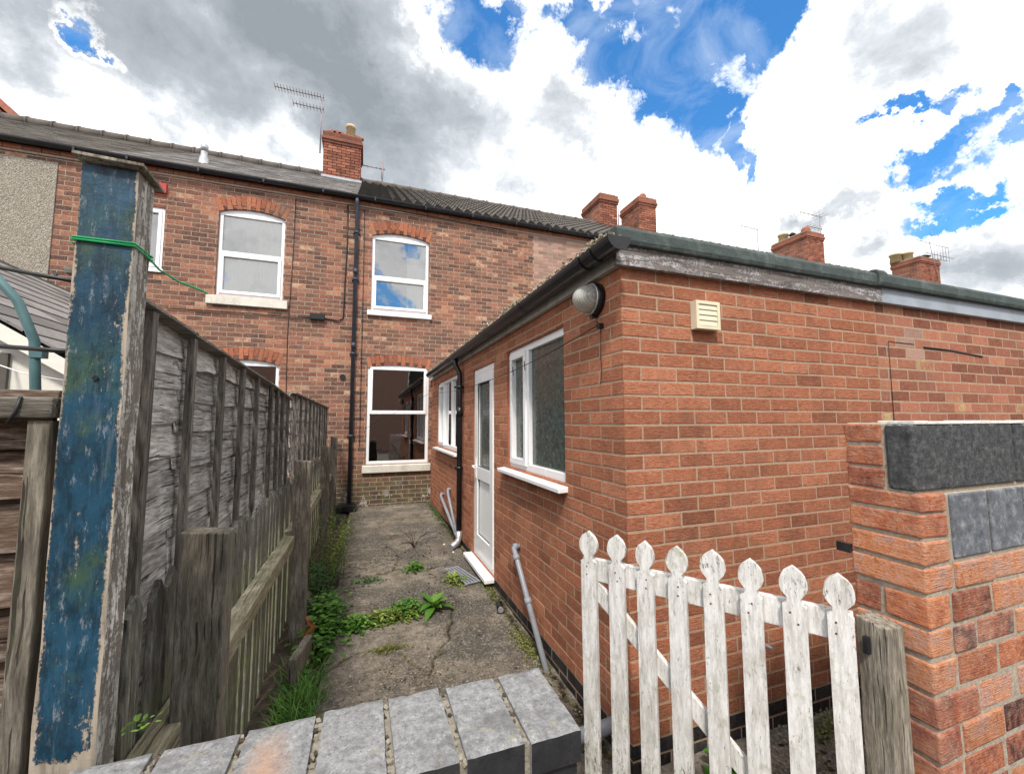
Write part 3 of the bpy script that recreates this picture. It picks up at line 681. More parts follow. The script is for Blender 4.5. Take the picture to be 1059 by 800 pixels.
c = stack(rf7, 23.8, 25.3, 9.75, 10.9, 8.0, 9.5, [(23.9, 10.75, .45, .25, 2), (24.15, 10.4, .42, .22, 2), (24.9, 10.1, .3, .2, 5)], 35)

# downpipe between the houses, cable, boxes on the terrace wall
def clip(mb, x, y, z, r): mb.tube([(x, y, z - .02), (x, y, z + .02)], r * 1.25, 12, 0); mb.box((x - r * 1.8, y + r * .4, z - .015), (x + r * 1.8, y + r + .035, z + .015), 0)
mb = MB(); mb.tube([(-1.455, GY, EZ - .06), (-1.455, GY, EZ - .14), (-1.45, TY - .055, EZ - .26), (-1.45, TY - .055, .16)], .036, 12, 0)
for z in (5.2, 4.3, 2.9, 1.4): clip(mb, -1.45, TY - .055, z, .036)
mb.tube([(-1.45, TY - .055, 3.0), (-1.45, TY - .055, 3.1)], .043, 12, 0); mb.tube([(-1.45, TY - .055, 4.4), (-1.45, TY - .055, 4.5)], .043, 12, 0)
o = mb.build('downpipe', 'pipeblue', hM)
mb = MB(); z = gz(6); mb.box((-1.66, 5.95, z), (-1.32, 6.22, z + .1), 0); mb.box((-1.63, 5.98, z + .1), (-1.35, 6.19, z + .11), 0)
tag(mb.build('drain_box', 'gutter', bevel=.012), 'black plastic drain box at the foot of the tall downpipe', 'drain box')
mb = MB()
pts = [(-1.62, TY - .012, 5.74), (-1.61, TY - .02, 5.0), (-1.63, TY - .015, 4.2), (-1.64, TY - .02, 3.56), (-1.72, TY - .02, 3.5), (-1.95, TY - .02, 3.52)]
mb.tube(pts, .011, 6, 0); mb.tube([(-1.62, TY - .012, 5.74), (-1.3, TY - .02, 5.79), (-.3, TY - .03, 5.76), (1.5, TY - .03, 5.73)], .007, 6, 0)
mb.tube([(-2.15, TY - .02, 3.52), (-2.5, TY - .02, 3.5), (-3.1, TY - .02, 3.52), (-4.3, TY - .02, 3.5)], .008, 6, 0)
mb.tube([(-2.5, TY - .015, 5.7), (-2.51, TY - .015, 4.4), (-2.54, TY - .015, 3.2), (-2.5, TY - .015, .5)], .006, 6, 0)
mb.tube([(-1.32, TY - .015, 5.7), (-1.31, TY - .015, 4.4), (-1.3, TY - .015, 1.2)], .005, 6, 0)
mb.box((-2.19, TY - .09, 3.49), (-1.95, TY - .004, 3.59), 0)
o = mb.build('cable_run', 'cable', hM); o['label'] = 'black cables and junction box clipped to the brickwork'
mb = MB(); mb.tube([(-1.62, TY + .01, 2.47), (-1.62, TY - .03, 2.47)], .05, 14, 0); mb.build('vent_hole', 'cable', hM)

# aerials
def aerial(x, y, z0, z1, booms, label, lean=0):
    t = thing('television_aerial', (x, y, z0), label, 'aerial', 'television aerials on the chimneys')
    m = MB(); m.tube([(x, y, z0), (x + lean, y, z1)], .018, 6); m.build('mast', 'metal', t)
    for (h, bx0, bx1, el, n, vert) in booms:
        b = MB(); zz = z0 + (z1 - z0) * h; xx = x + lean * h
        b.tube([(xx + bx0, y, zz), (xx + bx1, y, zz)], .014, 5)
        for i in range(n):
            q = xx + bx0 + (bx1 - bx0) * i / max(1, n - 1)
            if vert: b.tube([(q, y, zz - el), (q, y, zz + el)], .008, 4)
            else: b.tube([(q, y - el, zz), (q, y + el, zz)], .008, 4); b.tube([(q, y, zz - el * .25), (q, y, zz + el * .25)], .008, 4)
        b.build('aerial_boom', 'metal', t)
    return t
aerial(-2.52, 9.8, 8.8, 10.42, [(.98, -1.12, .04, .14, 17, 0), (.77, -.68, .05, .12, 10, 0)], 'tall mast with two long toothed aerials left of the main chimney')
aerial(-.92, 10.0, 8.15, 9.1, [(.7, -.5, .06, .05, 6, 0), (.7, -.02, .02, .3, 2, 1)], 'small low aerial pointing left, just right of the main chimney')
aerial(7.15, 10.3, 8.3, 9.6, [(.97, -.3, .05, .12, 4, 0)], 'thin aerial between the two brick stacks above the pale house')
aerial(13.5, 10.0, 8.2, 9.35, [(.98, -.85, .05, .1, 4, 0)], 'plain hooked aerial on thin mast left of the potted chimney')
aerial(17.25, 10.0, 8.4, 10.6, [(.95, -1.2, .1, .3, 6, 0), (.7, -.8, .1, .2, 5, 0)], 'twin aerial mast beside the potted chimney mid right')
aerial(24.5, 9.5, 8.4, 10.15, [(.97, -1.0, .1, .2, 4, 0), (.95, .3, 1.5, .7, 6, 1)], 'fan shaped aerial leaning left in front of the far right chimney', lean=-.4)
aerial(25.7, 10.0, 8.8, 9.95, [(.98, -1.3, 1.0, .1, 4, 0), (.8, -.3, .4, .1, 2, 0)], 'low T shaped aerial right of the far right chimney', lean=.5)

# houses across the lane behind the camera (seen mirrored in the windows)
t = thing('opposite_house', (0, -13, 0), 'brick house row mirrored in the ground floor window glass', 'house')
mb = MB(); mb.box((-14, -19, -.05), (16, -13, 5.6), 0, (.5, .5, .5)); mb.build('wall', 'palebrick', t)
mb = MB(); mb.prism([(-14.2, -12.8, 5.5), (-14.2, -19.2, 5.5), (-14.2, -16, 7.9)], (30.4, 0, 0), 0); mb.build('roof', 'slate_dark', t)
for k in range(8):
    for z in (.9, 3.5):
        mb = MB(); Pq = Plane((-13 + 3.6 * k, -13), (1, 0), (0, 1)); ring(mb, Pq, 0, 1.1, z, z + 1.5, .07, .004, .05); Pbox(mb, Pq, .07, 1.03, .003, .02, z + .07, z + 1.43, 1); mb.build('window', ['upvc', 'upvc_in'], t)

# red gable roof far left behind the row
t = thing('gabled_house', (-16, 16, 0), 'red tiled gable rising behind the roof at top left', 'house')
mb = MB(); gx, gy = -14.2, 14.0
mb.prism([(gx - 3.5, gy, 0), (gx + 3.7, gy, 0), (gx + 3.7, gy, 9.9), (gx, gy, 13.3), (gx - 3.5, gy, 9.9)], (0, 6, 0), 0, (.6, .5, .5))
mb.build('wall', 'chimbrick', t)
mb = MB()
mb.hexa([(gx, gy - .2, 13.42), (gx + 3.95, gy - .2, 9.72), (gx + 3.95, gy + 6.2, 9.72), (gx, gy + 6.2, 13.42), (gx, gy - .2, 13.62), (gx + 4.05, gy - .2, 9.86), (gx + 4.05, gy + 6.2, 9.86), (gx, gy + 6.2, 13.62)], 0)
mb.hexa([(gx - 3.9, gy - .2, 9.72), (gx, gy - .2, 13.42), (gx, gy + 6.2, 13.42), (gx - 3.9, gy + 6.2, 9.72), (gx - 3.9, gy - .2, 9.9), (gx, gy - .2, 13.62), (gx, gy + 6.2, 13.62), (gx - 3.9, gy + 6.2, 9.9)], 0)
mb.hexa([(gx, gy - .26, 13.2), (gx + 3.8, gy - .26, 9.6), (gx + 3.8, gy - .203, 9.6), (gx, gy - .203, 13.2), (gx, gy - .26, 13.34), (gx + 3.8, gy - .26, 9.74), (gx + 3.8, gy - .203, 9.74), (gx, gy - .203, 13.34)], 0)
mb.build('roof', 'redtile', t)

# ------------------------------------------------------------------ brick extension (annex)
BT = 2.443
ext = thing('brick_extension', (1.0, 3.1, 0), 'single-storey orange brick extension with white door, lamp and vent, nearest the gate', 'extension')
PS = Plane((0, 0), (0, 1), (-1, 0)); PF = Plane((0, 0), (1, 0), (0, -1))
hs = [(.655, 1.8, 1.245, 2.285), (2.21, 3.05, .13, 2.26), (3.86, 5.62, 1.22, 2.33)]
mb = MB()
core(mb, PS, 0, TY - .005, -.1, BT + .02, hs, .1, 1); core(mb, PF, 0, 2.03, -.1, BT + .02, [], .1, 1)
def cf(u, z, c): return (2, c) if z < .15 else (0, c)
bricks(mb, PS, 0, TY - .008, -.015, BT, hs, 0, seed=21, off=1, cfn=cf, proud=.004)
bricks(mb, PF, 0, 2.025, -.015, BT, [], 0, seed=22, off=0, cfn=cf, proud=.004)
# inside partition and floor so that rooms are closed
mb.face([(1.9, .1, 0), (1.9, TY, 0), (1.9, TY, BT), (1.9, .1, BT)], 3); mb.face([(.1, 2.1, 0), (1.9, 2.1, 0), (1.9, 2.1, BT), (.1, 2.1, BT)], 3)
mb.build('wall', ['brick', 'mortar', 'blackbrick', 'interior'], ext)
mb = MB(); mb.box((-.02, -.02, BT + .012), (2.03, TY - .01, 2.56), 0); rf = mb.build('roof', 'flatroof', ext)
mb = MB()
# felt coping roll on the front edge
def roll(mb, x0, x1, y, z0, z1, mi, tilt=0):
    pts = [(y + .1, z0), (y - .012, z0 - .004), (y - .02, z0 + .02), (y - .016, z1 - .03), (y, z1 - .006), (y + .03, z1), (y + .1, z1 - .01)]
    k = [(x0, a, b) for a, b in pts]; mb.prism(k, (x1 - x0, 0, 0), mi)
mb = MB(); roll(mb, -.055, 1.02, -.045, 2.545, 2.645, 0); roll(mb, 1.03, 2.035, -.045, 2.543, 2.643, 0); roll(mb, .98, 1.028, -.049, 2.543, 2.65, 0)
mb.build('coping', 'felt', rf, bevel=.006)
mb = MB(); mb.box((-.05, -.038, BT - .004), (2.045, -.007, 2.542), 0); mb.build('fascia', 'fascia_peel', rf, bevel=.003)
mb = MB(); mb.box((-.04, -.005, BT - .003), (-.007, TY - .02, 2.53), 0); o = mb.build('fascia', 'fascia_white', rf); 
# side gutter
mb = MB(); gx0, gzc, rad = -.105, 2.555, .062
def gp(y, rr, zc): return [(gx0 + rr * math.cos(t), y, zc - rr * math.sin(t)) for t in [math.pi * i / 12 for i in range(13)]]
ya, yb = -.14, 5.95; za, zb = 2.53, 2.53
A1, B1 = gp(ya, rad, za) + gp(ya, rad - .005, za)[::-1], gp(yb, rad, zb) + gp(yb, rad - .005, zb)[::-1]
for i in range(len(A1)):
    j = (i + 1) % len(A1); mb.face([A1[i], B1[i], B1[j], A1[j]], 0, None, True)
for y in (ya, yb):
    o_ = gp(y, rad + .004, za); mb.prism([Vector(q) for q in o_], (0, .008 if y > 0 else -.008, 0), 0)
for y in (.02, .14, 1.05, 2.0, 2.95, 3.9, 4.85, 5.7):
    a_, b_ = gp(y, rad + .006, za) , gp(y + (.07 if y == .14 else .03), rad + .006, za)
    for i in range(12): mb.face([a_[i], b_[i], b_[i + 1], a_[i + 1]], 0)
    mb.box((gx0 + rad, y, za - .03), (-.04, y + .03, za + .0), 0)
gut = mb.build('gutter', 'gutter', ext)
mb = MB(); py = 3.56; px = -.055
mb.tube([(gx0, py + .05, 2.48), (gx0, py + .05, 2.4), (px, py, 2.28), (px, py, .22)], .034, 12, 0)
for z in (2.1, 1.05): clip(mb, px, py, z, .034)
mb.tube([(px, py, 1.72), (px, py, 1.84)], .042, 12, 0)
o = mb.build('downpipe', 'gutter', ext)
mb = MB(); mb.tube([(px, py, .26), (px, py, .16), (px - .03, py - .03, .115), (px - .12, py - .09, .09)], .04, 12, 0); mb.build('downpipe_shoe', 'steel', o)

# windows in the extension
def side_window(u0, u1, z0, z1, mull, opener, glassm, rec, label, sl):
    mb = MB(); ring(mb, PS, u0, u1, z0, z1, .055, -rec - .065, -rec, bot=.06)
    for m_ in mull: Pbox(mb, PS, m_ - .03, m_ + .03, -rec - .065, -rec + .001, z0 + .06, z1 - .055)
    for (a, b) in opener: ring(mb, PS, a, b, z0 + .04, z1 - .04, .05, -rec - .05, -rec + .016)
    w = mb.build('window', 'upvc', ext, bevel=.004); w['label'] = label
    edges = [u0 + .04] + list(mull) + [u1 - .04]
    for a, b in zip(edges[:-1], edges[1:]):
        g = MB(); g.face([PS(a, -rec - .03, z0 + .05), PS(b, -rec - .03, z0 + .05), PS(b, -rec - .03, z1 - .05), PS(a, -rec - .03, z1 - .05)]); g.build('pane', glassm, w)
    # black gaskets
    gk = MB()
    for a, b in zip(edges[:-1], edges[1:]):
        ww = .055 if any(abs(a - q[0]) < .08 for q in opener) else .032
        ring(gk, PS, a + ww - .02, b - ww + .02, z0 + .1 - .02, z1 - .09 + .02, .008, -rec - .029, -rec - .024)
    s = MB(); a, b = sl
    s.hexa([PS(a, -.06, z0 - .045), PS(b, -.06, z0 - .045), PS(b, .07, z0 - .05), PS(a, .07, z0 - .05), PS(a, -.06, z0 - .003), PS(b, -.06, z0 - .003), PS(b, .07, z0 - .02), PS(a, .07, z0 - .02)], 0)
    s.build('sill', 'upvc', w, bevel=.005)
    return w
side_window(.655, 1.8, 1.245, 2.285, [1.37], [(1.385, 1.765)], 'obscure', .025, 'larger two-light window with textured dark glass, near the corner', (.62, 1.9))
side_window(3.86, 5.62, 1.22, 2.33, [4.5, 5.08], [(5.09, 5.58)], 'glass', .025, 'farther white window beyond the black downpipe', (3.82, 5.7))
# door
mb = MB(); rec = .015
ring(mb, PS, 2.21, 3.05, .13, 2.26, .06, -rec - .065, -rec, bot=.05); fr = mb.build('door_frame', 'upvc', ext, bevel=.004)
mb = MB(); a, b = 2.275, 2.985
ring(mb, PS, a, b, .185, 2.195, .11, -rec - .055, -rec + .012, bot=.2, top=.11); Pbox(mb, PS, a + .11, b - .11, -rec - .055, -rec + .012, 1.0, 1.14)
Pbox(mb, PS, a + .12, b - .12, -rec - .045, -rec - .015, .37, 1.0)
dr = mb.build('door', 'upvc', ext, bevel=.004); dr['label'] = 'white half-glazed back door'
g = MB(); g.face([PS(a + .1, -rec - .02, 1.12), PS(b - .1, -rec - .02, 1.12), PS(b - .1, -rec - .02, 2.1), PS(a + .1, -rec - .02, 2.1)]); g.build('pane', 'obscure', dr)
g = MB(); ring(g, PS, a + .11, b - .11, 1.14, 2.085, .009, -rec + .0, -rec + .006); ring(g, PS, a + .11, b - .11, .385, 1.0, .007, -rec - .012, -rec - .006); g.build('glazing_bead', 'upvc_in', dr)
g = MB(); Pbox(g, PS, b - .075, b - .035, -rec + .012, -rec + .02, 1.0, 1.22); g.tube([PS(b - .055, -rec + .02, 1.14), PS(b - .055, -rec + .06, 1.14), PS(b - .17, -rec + .06, 1.13)], .009, 8); g.build('handle', 'upvc', dr)
g = MB(); Pbox(g, PS, 2.2, 3.12, -.08, .1, .085, .125); g.build('threshold', 'upvc', ext, bevel=.006)
# vent, lamp, hook
mb = MB(); mb.box((.44, -.04, 2.145), (.605, -.004, 2.3), 0); ring(mb, PF, .44, .605, 2.145, 2.3, .018, .0405, .048)
for i in range(4):
    z = 2.165 + i * .0295; mb.hexa([PF(.459, .0407, z), PF(.586, .0407, z), PF(.586, .0465, z), PF(.459, .0465, z), PF(.459, .0407, z + .028), PF(.586, .0407, z + .028), PF(.586, .0415, z + .027), PF(.459, .0415, z + .027)], 0)
o = mb.build('air_vent', 'cream', ext, bevel=.002)
lamp = MB(); ly, lz = .235, 2.335
lamp.tube([(-.004, ly, lz), (-.035, ly, lz), (-.045, ly, lz)], [.094, .094, .08], 24, 0); lamp.box((-.04, ly - .012, lz - .105), (-.006, ly + .012, lz - .08), 0)
lo = lamp.build('wall_lamp', 'gutter', ext); lo['label'] = 'round bulkhead lamp with ribbed glass'
g = MB(); n = 8
g.tube([(-.044 - .105 * math.sin(math.pi / 2 * i / n), ly, lz) for i in range(n + 1)], [.08 * math.cos(math.pi / 2 * i / n) + .001 for i in range(n + 1)], 24, 0); g.build('lamp_glass', 'lampglass', lo)
g = MB(); g.tube([(-.045, ly + .084 * math.cos(t), lz + .084 * math.sin(t)) for t in [2 * math.pi * i / 24 for i in range(25)]], .006, 6, 0, caps=False); g.build('lamp_rim', 'steel', lo)
g = MB(); g.box((-.03, .165, 2.16), (-.004, .2, 2.185), 0); g.tube([(-.012, .185, 2.17), (-.006, .2, 2.0), (-.006, .19, 1.93), (-.008, .205, 1.85)], .0018, 5, 0)
g.tube([(-.01, .185, 2.17), (-.035, .19, 2.2)], .004, 5); g.build('line_hook', 'cable', ext)
# waste pipes
def pipe(pts, r, label, cuffs=()):
    m_ = MB(); m_.tube(pts, r, 12)
    for (p, q) in cuffs: m_.tube([p, q], r * 1.3, 12)
    o = m_.build('waste_pipe', 'greypipe', ext); o['label'] = label; return o
V = Vector
pipe([(0.02, 1.5, .62), (-.045, 1.5, .635), (-.06, 1.48, .62), (-.055, 1.42, .56), (-.055, .84, -.02)], .021, 'grey waste pipe leaning along the wall under the large window', [((-.02, 1.5, .63), (-.06, 1.495, .625)), ((-.057, 1.44, .58), (-.056, 1.41, .55)), ((-.055, 1.2, .34), (-.055, 1.17, .31))])
pipe([(0.02, 4.9, .5), (-.05, 4.9, .5), (-.06, 4.85, .47), (-.05, 3.7, .16)], .022, 'lower grey waste pipe behind the black downpipe', [((-.02, 4.9, .5), (-.06, 4.9, .5))])
pipe([(0.02, 4.35, .66), (-.05, 4.35, .66), (-.055, 4.3, .6), (-.05, 3.75, .2)], .02, 'upper grey waste pipe behind the black downpipe', [((-.02, 4.35, .66), (-.06, 4.35, .655))])
pipe([(0.02, .14, .14), (-.08, .14, .13), (-.3, .17, .1)], .034, 'short thick grey pipe near the gate')
g = MB(); g.tube([(.81, -.09, .46), (.81, 0, .46)], .009, 8); g.build('pipe_stub', 'greypipe', ext)
# moss on the roof edge
mb = MB(); r = random.Random(5)
for i in range(4200):
    y = r.uniform(-.1, 5.9); hgt = max(0, .04 * (.6 + 1.4 * mnoise.noise((y * 2.7, 0, 3)))) + .006
    x = r.uniform(-.15, -.06); z = 2.525 + r.uniform(0, hgt + .02); s_ = r.uniform(.004, .011)
    mtx = Matrix.Translation((x, y, z)) @ Matrix.Rotation(r.uniform(0, 3), 4, Vector((r.random(), r.random(), r.random())).normalized())
    mb.boxm((s_ * 2, s_ * 1.6, s_), mtx, 0, (r.random(), .5, .5))
o = mb.build('moss_fringe', 'palemoss', rf)

# second extension further right
ex2 = thing('brick_extension', (4.6, 3.1, 0), 'neighbouring extension further right with grey-blue fascia and patched brickwork', 'extension')
mb = MB(); PF2 = Plane((2.03, .004), (1, 0), (0, -1)); core(mb, PF2, 0.002, 5, -.1, BT + .02, [], .1, 1)
def cf2(u, z, c):
    if z < .15: return (2, c)
    if (u - .33) ** 2 + ((z - 2.2) * 1.3) ** 2 < .014 + .012 * c[1]: return (3, c)
    return (0, c)
bricks(mb, PF2, 0.002, 5, -.03, BT + .012, [], 0, Lb=.2, seed=23, off=1, cfn=cf2, proud=.002, H=.063, J=.0125)
mb.face([(7.03, .1, 0), (7.03, TY, 0), (7.03, TY, BT), (7.03, .1, BT)], 1)
mb.build('wall', ['brick2', 'mortar', 'blackbrick', 'palebrick'], ex2)
mb = MB(); mb.box((2.035, -.01, BT + .022), (7.0, TY - .01, 2.555), 0); rf2 = mb.build('roof', 'flatroof', ex2)
mb = MB(); roll(mb, 2.04, 7.0, -.052, 2.548, 2.648, 0); roll(mb, 1.97, 2.06, -.058, 2.545, 2.662, 0); mb.build('coping', 'felt', rf2, bevel=.006)
mb = MB(); mb.box((2.05, -.036, BT + .0), (7.0, .0, 2.546), 0); mb.build('fascia', 'fascia_grey', rf2, bevel=.003)
mb = MB(); r = random.Random(3); pts = [(2.14, -.003, .6)]
mb.tube([(2.15, .0, 1.2), (2.145, -.0, 1.7), (2.15, -.0, 2.19), (2.3, -.0, 2.187), (2.44, -.0, 2.186)], .0022, 5)  # no real cable: dark tubes stand in for a crack along the mortar joints
mb.tube([(2.55, -.0, 2.17), (2.9, -.0, 2.165), (3.3, -.0, 2.14)], .0065, 5); o = mb.build('wall_crack', 'cable', ex2)

# ------------------------------------------------------------------ ground
def poly_d(p, pts):
    best = 9
    for (ax, ay), (bx, by) in zip(pts[:-1], pts[1:]):
        dx, dy = bx - ax, by - ay; L = dx * dx + dy * dy; t_ = max(0, min(1, ((p[0] - ax) * dx + (p[1] - ay) * dy) / L))
        best = min(best, math.hypot(p[0] - ax - t_ * dx, p[1] - ay - t_ * dy))
    return best
cracks = [([(-1.5, 1.24), (-1.33, 1.42), (-1.2, 1.5), (-1.1, 1.46), (-.93, 1.36), (-.86, 1.2), (-.79, 1.08), (-.8, .8)], .012),
          ([(-.79, 1.08), (-.7, 1.3), (-.6, 1.45), (-.53, 1.7), (-.45, 1.95)], .016),
          ([(-1.5, 1.86), (-1.2, 1.88), (-.95, 1.93), (-.6, 2.02), (-.4, 2.05)], .022),
          ([(-1.5, 3.0), (-1.15, 2.9), (-.85, 3.02), (-.6, 2.9), (-.3, 2.96)], .018),
          ([(-1.2, 3.9), (-.95, 3.8), (-.6, 3.95), (-.4, 3.7)], .012), ([(-.9, 3.0), (-.8, 3.4), (-.9, 3.85)], .01),
          ([(-1.45, 4.8), (-1.0, 4.75), (-.3, 4.85)], .01), ([(-.035, -.5), (-.035, 6.3)], .035)]
def slab(name, xa, xb, ya, yb, step, edgefn=None):
    mb = MB(); nx = int((xb - xa) / step); ny = int((yb - ya) / step); crk = []; idx = {}
    for j in range(ny + 1):
        y = ya + (yb - ya) * j / ny
        for i in range(nx + 1):
            e = edgefn(y) if edgefn else xa
            x = e + (xb - e) * i / nx
            z = gz(y) + .012 * mnoise.noise((x * 1.3, y * 1.3, 0)) + .004 * mnoise.noise((x * 9, y * 9, 2)) + .002 * mnoise.noise((x * 40, y * 40, 2))
            cv = 0
            for pts, w in cracks:
                d = poly_d((x + .03 * mnoise.noise((x * 9, y * 9, 5)), y + .04 * mnoise.noise((x * 9, y * 9, 8))), pts)
                ww = w * (.6 + .8 * abs(mnoise.noise((x * 5, y * 5, 4))))
                if d < ww * 2: cv = max(cv, 1 - d / ww * .5 if d > ww * .6 else 1)
            z -= .012 * max(0, cv)
            if i == 0 and edgefn: z -= .05
            mb.v.append((x, y, z)); crk.append(max(0, min(1, cv * cv)))
    for j in range(ny):
        for i in range(nx):
            k = j * (nx + 1) + i; mb.f.append((k, k + 1, k + nx + 2, k + nx + 1)); mb.mi.append(0); mb.c.append((0, 0, 0)); mb.sm.append(True)
    return struct(mb.build(name, 'concrete', crk=crk, origin=(0, 0, 0)))
slab('yard_paving', -1.47, -.001, -.72, 6.32, .017, lambda y: -1.47 + .035 * mnoise.noise((y * 1.6, 3, 0)) + .012 * mnoise.noise((y * 8, 3, 0)) + .004 * y)
slab('passage_paving', .001, 5.0, -1.6, -.006, .03)
slab('path_paving', -.99, 0.0, -1.6, -.721, .03)
mb = MB(); N = 24
for i in range(N):
    for j in range(N):
        def g_(k): 
            t_ = (k / N) * 2 - 1; return math.copysign(abs(t_) ** 3 * 400, t_)
        x0, x1, y0, y1 = g_(i), g_(i + 1), g_(j), g_(j + 1)
        mb.face([(x0, y0, -.06), (x1, y0, -.06), (x1, y1, -.06), (x0, y1, -.06)])
struct(mb.build('ground', 'ground', origin=(0, 0, 0)))
mb = MB(); n = 200
xs = [-2.0, -1.9, -1.8, -1.7, -1.6, -1.5, -1.44]
for j in range(n):
    for i in range(len(xs) - 1):
        def q(a, jj):
            y = -.72 + 7.04 * jj / n; return (a, y, gz(y) - .02 + .03 * mnoise.noise((a * 8, y * 6, 1)) + .02 * mnoise.noise((a * 25, y * 25, 1)) - (.03 if a > -1.46 else 0) + (.05 if a < -1.65 else 0))
        mb.face([q(xs[i], j), q(xs[i + 1], j), q(xs[i + 1], j + 1), q(xs[i], j + 1)], 0, None, True)
struct(mb.build('soil_strip', 'soil', origin=(0, 0, 0)))

# ------------------------------------------------------------------ foreground wall with coping
t = thing('low_garden_wall', (-1.9, -.84, 0), 'low black painted wall capped with grey stone blocks in the foreground', 'wall')
mb = MB(); mb.box((-4.2, -.945, -.06), (-.795, -.735, .952), 0); mb.build('wall_body', 'black', t, bevel=.005)
mb = MB(); mb.box((-4.2, -.945, .952), (-.80, -.735, 1.006), 0); r = random.Random(77)
for i in range(110):
    x = r.choice([-.911, -1.039, -1.168, -1.306, -1.447, -1.589]) + r.gauss(0, .006); y = r.uniform(-.95, -.73); s_ = r.uniform(.004, .011)
    mb.boxm((s_, s_, s_ * .7), Matrix.Translation((x, y, 1.008)) @ Matrix.Rotation(r.uniform(0, 3), 4, Vector((r.random(), r.random(), 1)).normalized()), 1 if r.random() < .4 else 0)
mb.build('mortar_bed', ['mortar_dull', 'soil'], t)
edges = [(-.79, -.904), (-.914, -1.033), (-1.044, -1.161), (-1.174, -1.3), (-1.312, -1.441), (-1.452, -1.583), (-1.595, -1.72)]
x = -1.735
while x > -4.1: edges.append((x, x - .115)); x -= .13
r = random.Random(9)
for k, (b, a) in enumerate(edges):
    mb = MB(); yn = -.957 + r.uniform(-.004, .004); yf = -.722 + r.uniform(-.006, .006); zt = 1.02 + r.uniform(-.002, .003); tw = r.uniform(-.004, .004)
    # subdivided top for chipped edges
    nx, ny = 8, 14; top = []
    for j in range(ny + 1):
        for i in range(nx + 1):
            u, v = i / nx, j / ny; xx = a + (b - a) * u; yy = yn + (yf - yn) * v
            ed = min(u, 1 - u, v, 1 - v); xx += tw * v; zz = zt + .0015 * mnoise.noise((xx * 40, yy * 40, k))
            if ed == 0:
                s_ = .004 + .005 * abs(mnoise.noise((xx * 30, yy * 30, k + 9))); zz -= s_ * .8
                if u in (0, 1): xx += s_ * .4 * (1 if u == 0 else -1)
                if v in (0, 1): yy += s_ * .4 * (1 if v == 0 else -1)
            mb.v.append((xx, yy, zz))
    cc = (r.random(), r.random(), 1. if k == 4 else 0.)
    for j in range(ny):
        for i in range(nx):
            q = j * (nx + 1) + i; mb.f.append((q, q + 1, q + nx + 2, q + nx + 1)); mb.mi.append(0); mb.c.append(cc); mb.sm.append(False)
    per = [(i, 0) for i in range(nx)] + [(nx, j) for j in range(ny)] + [(i, ny) for i in range(nx, 0, -1)] + [(0, j) for j in range(ny, 0, -1)]
    base = len(mb.v)
    for (i, j) in per:
        p_ = mb.v[j * (nx + 1) + i]; mb.v.append((p_[0], p_[1], .955))
    for q in range(len(per)):
        q2 = (q + 1) % len(per); i, j = per[q]; i2, j2 = per[q2]
        front = (j == 0 and j2 == 0)
        mb.f.append((j * (nx + 1) + i, base + q, base + q2, j2 * (nx + 1) + i2)); mb.mi.append(1 if front else 0); mb.c.append(cc); mb.sm.append(False)
    o = mb.build('coping_stone', ['stone', 'black'], t)
    if k == 4: o['label'] = 'coping stone with orange worn patch'

# ------------------------------------------------------------------ brick pier with blocks, right
pr = thing('brick_pier', (.5, -.95, 0), 'worn red and orange brick pier with dark blocks on top, right of the gate', 'wall')
PX0, PYF, PYB = .25, -1.035, -.85
PL = Plane((PX0, PYF), (0, 1), (-1, 0)); PR = Plane((PX0, PYF), (1, 0), (0, -1))
zc = [1.439, 1.379, 1.308, 1.234, 1.155, 1.065, .984, .894, .805, .718, .63, .542, .454, .366, .278, .19, .1, .01]
mb = MB(); r = random.Random(44)
mb.box((PX0 + .005, PYF + .005, -.06), (3.2, PYB - .003, 1.433), 1)
mb.box((PX0 + .005, PYF + .075, 1.433), (3.2, PYB - .003, 1.642), 1)
def pb(a, b, c, d, e, f, col, mi=0):
    col = (col[0], col[1], r.random())
    """one real brick, slightly irregular"""
    j = lambda s=.003: r.uniform(-s, s)
    mb.hexa([(a + j(), b + j(), c + j()), (d + j(), b + j(), c + j()), (d + j(), e + j(), c + j()), (a + j(), e + j(), c + j()),
             (a + j(), b + j(), f + j()), (d + j(), b + j(), f + j()), (d + j(), e + j(), f + j()), (a + j(), e + j(), f + j())], mi, col)
cols = [.6, .5, .82, .86, .7, .84, .8, .35, .3, .5]
for k in range(len(zc) - 1):
    z1, z0 = zc[k] - .0, zc[k + 1] + .011
    c0 = cols[k] if k < len(cols) else r.random()
    g1 = r.random()
    if k < 3 or k == 3: # headers with single brick on the left face
        L = .125 if k < 3 else .13
        pb(PX0, PYF, z0, PX0 + L, PYB, z1, (c0, .5, .5)); xx = PX0 + L + .012
        if k < 3: continue
    elif k % 2 == 0:
        pb(PX0, PYF, z0, PX0 + .105, PYF + .105, z1, (c0, .6, .5)); pb(PX0, PYF + .117, z0, PX0 + .1, PYB, z1, (.3, .5, .5)); xx = PX0 + .117
    else:
        pb(PX0, PYF, z0, PX0 + .1 if k % 4 == 1 else PX0 + .2, PYB, z1, (c0, .6, .5)); xx = PX0 + (.112 if k % 4 == 1 else .212)
    while xx < 3.2:
        w_ = r.choice([.2, .105, .2]); cr_ = r.random() ** .8
        if r.random() < .15: cr_ = .03
        pb(xx, PYF + r.uniform(-.002, .003), z0, xx + w_, PYF + .09, z1, (cr_, r.random(), .5)); xx += w_ + .012
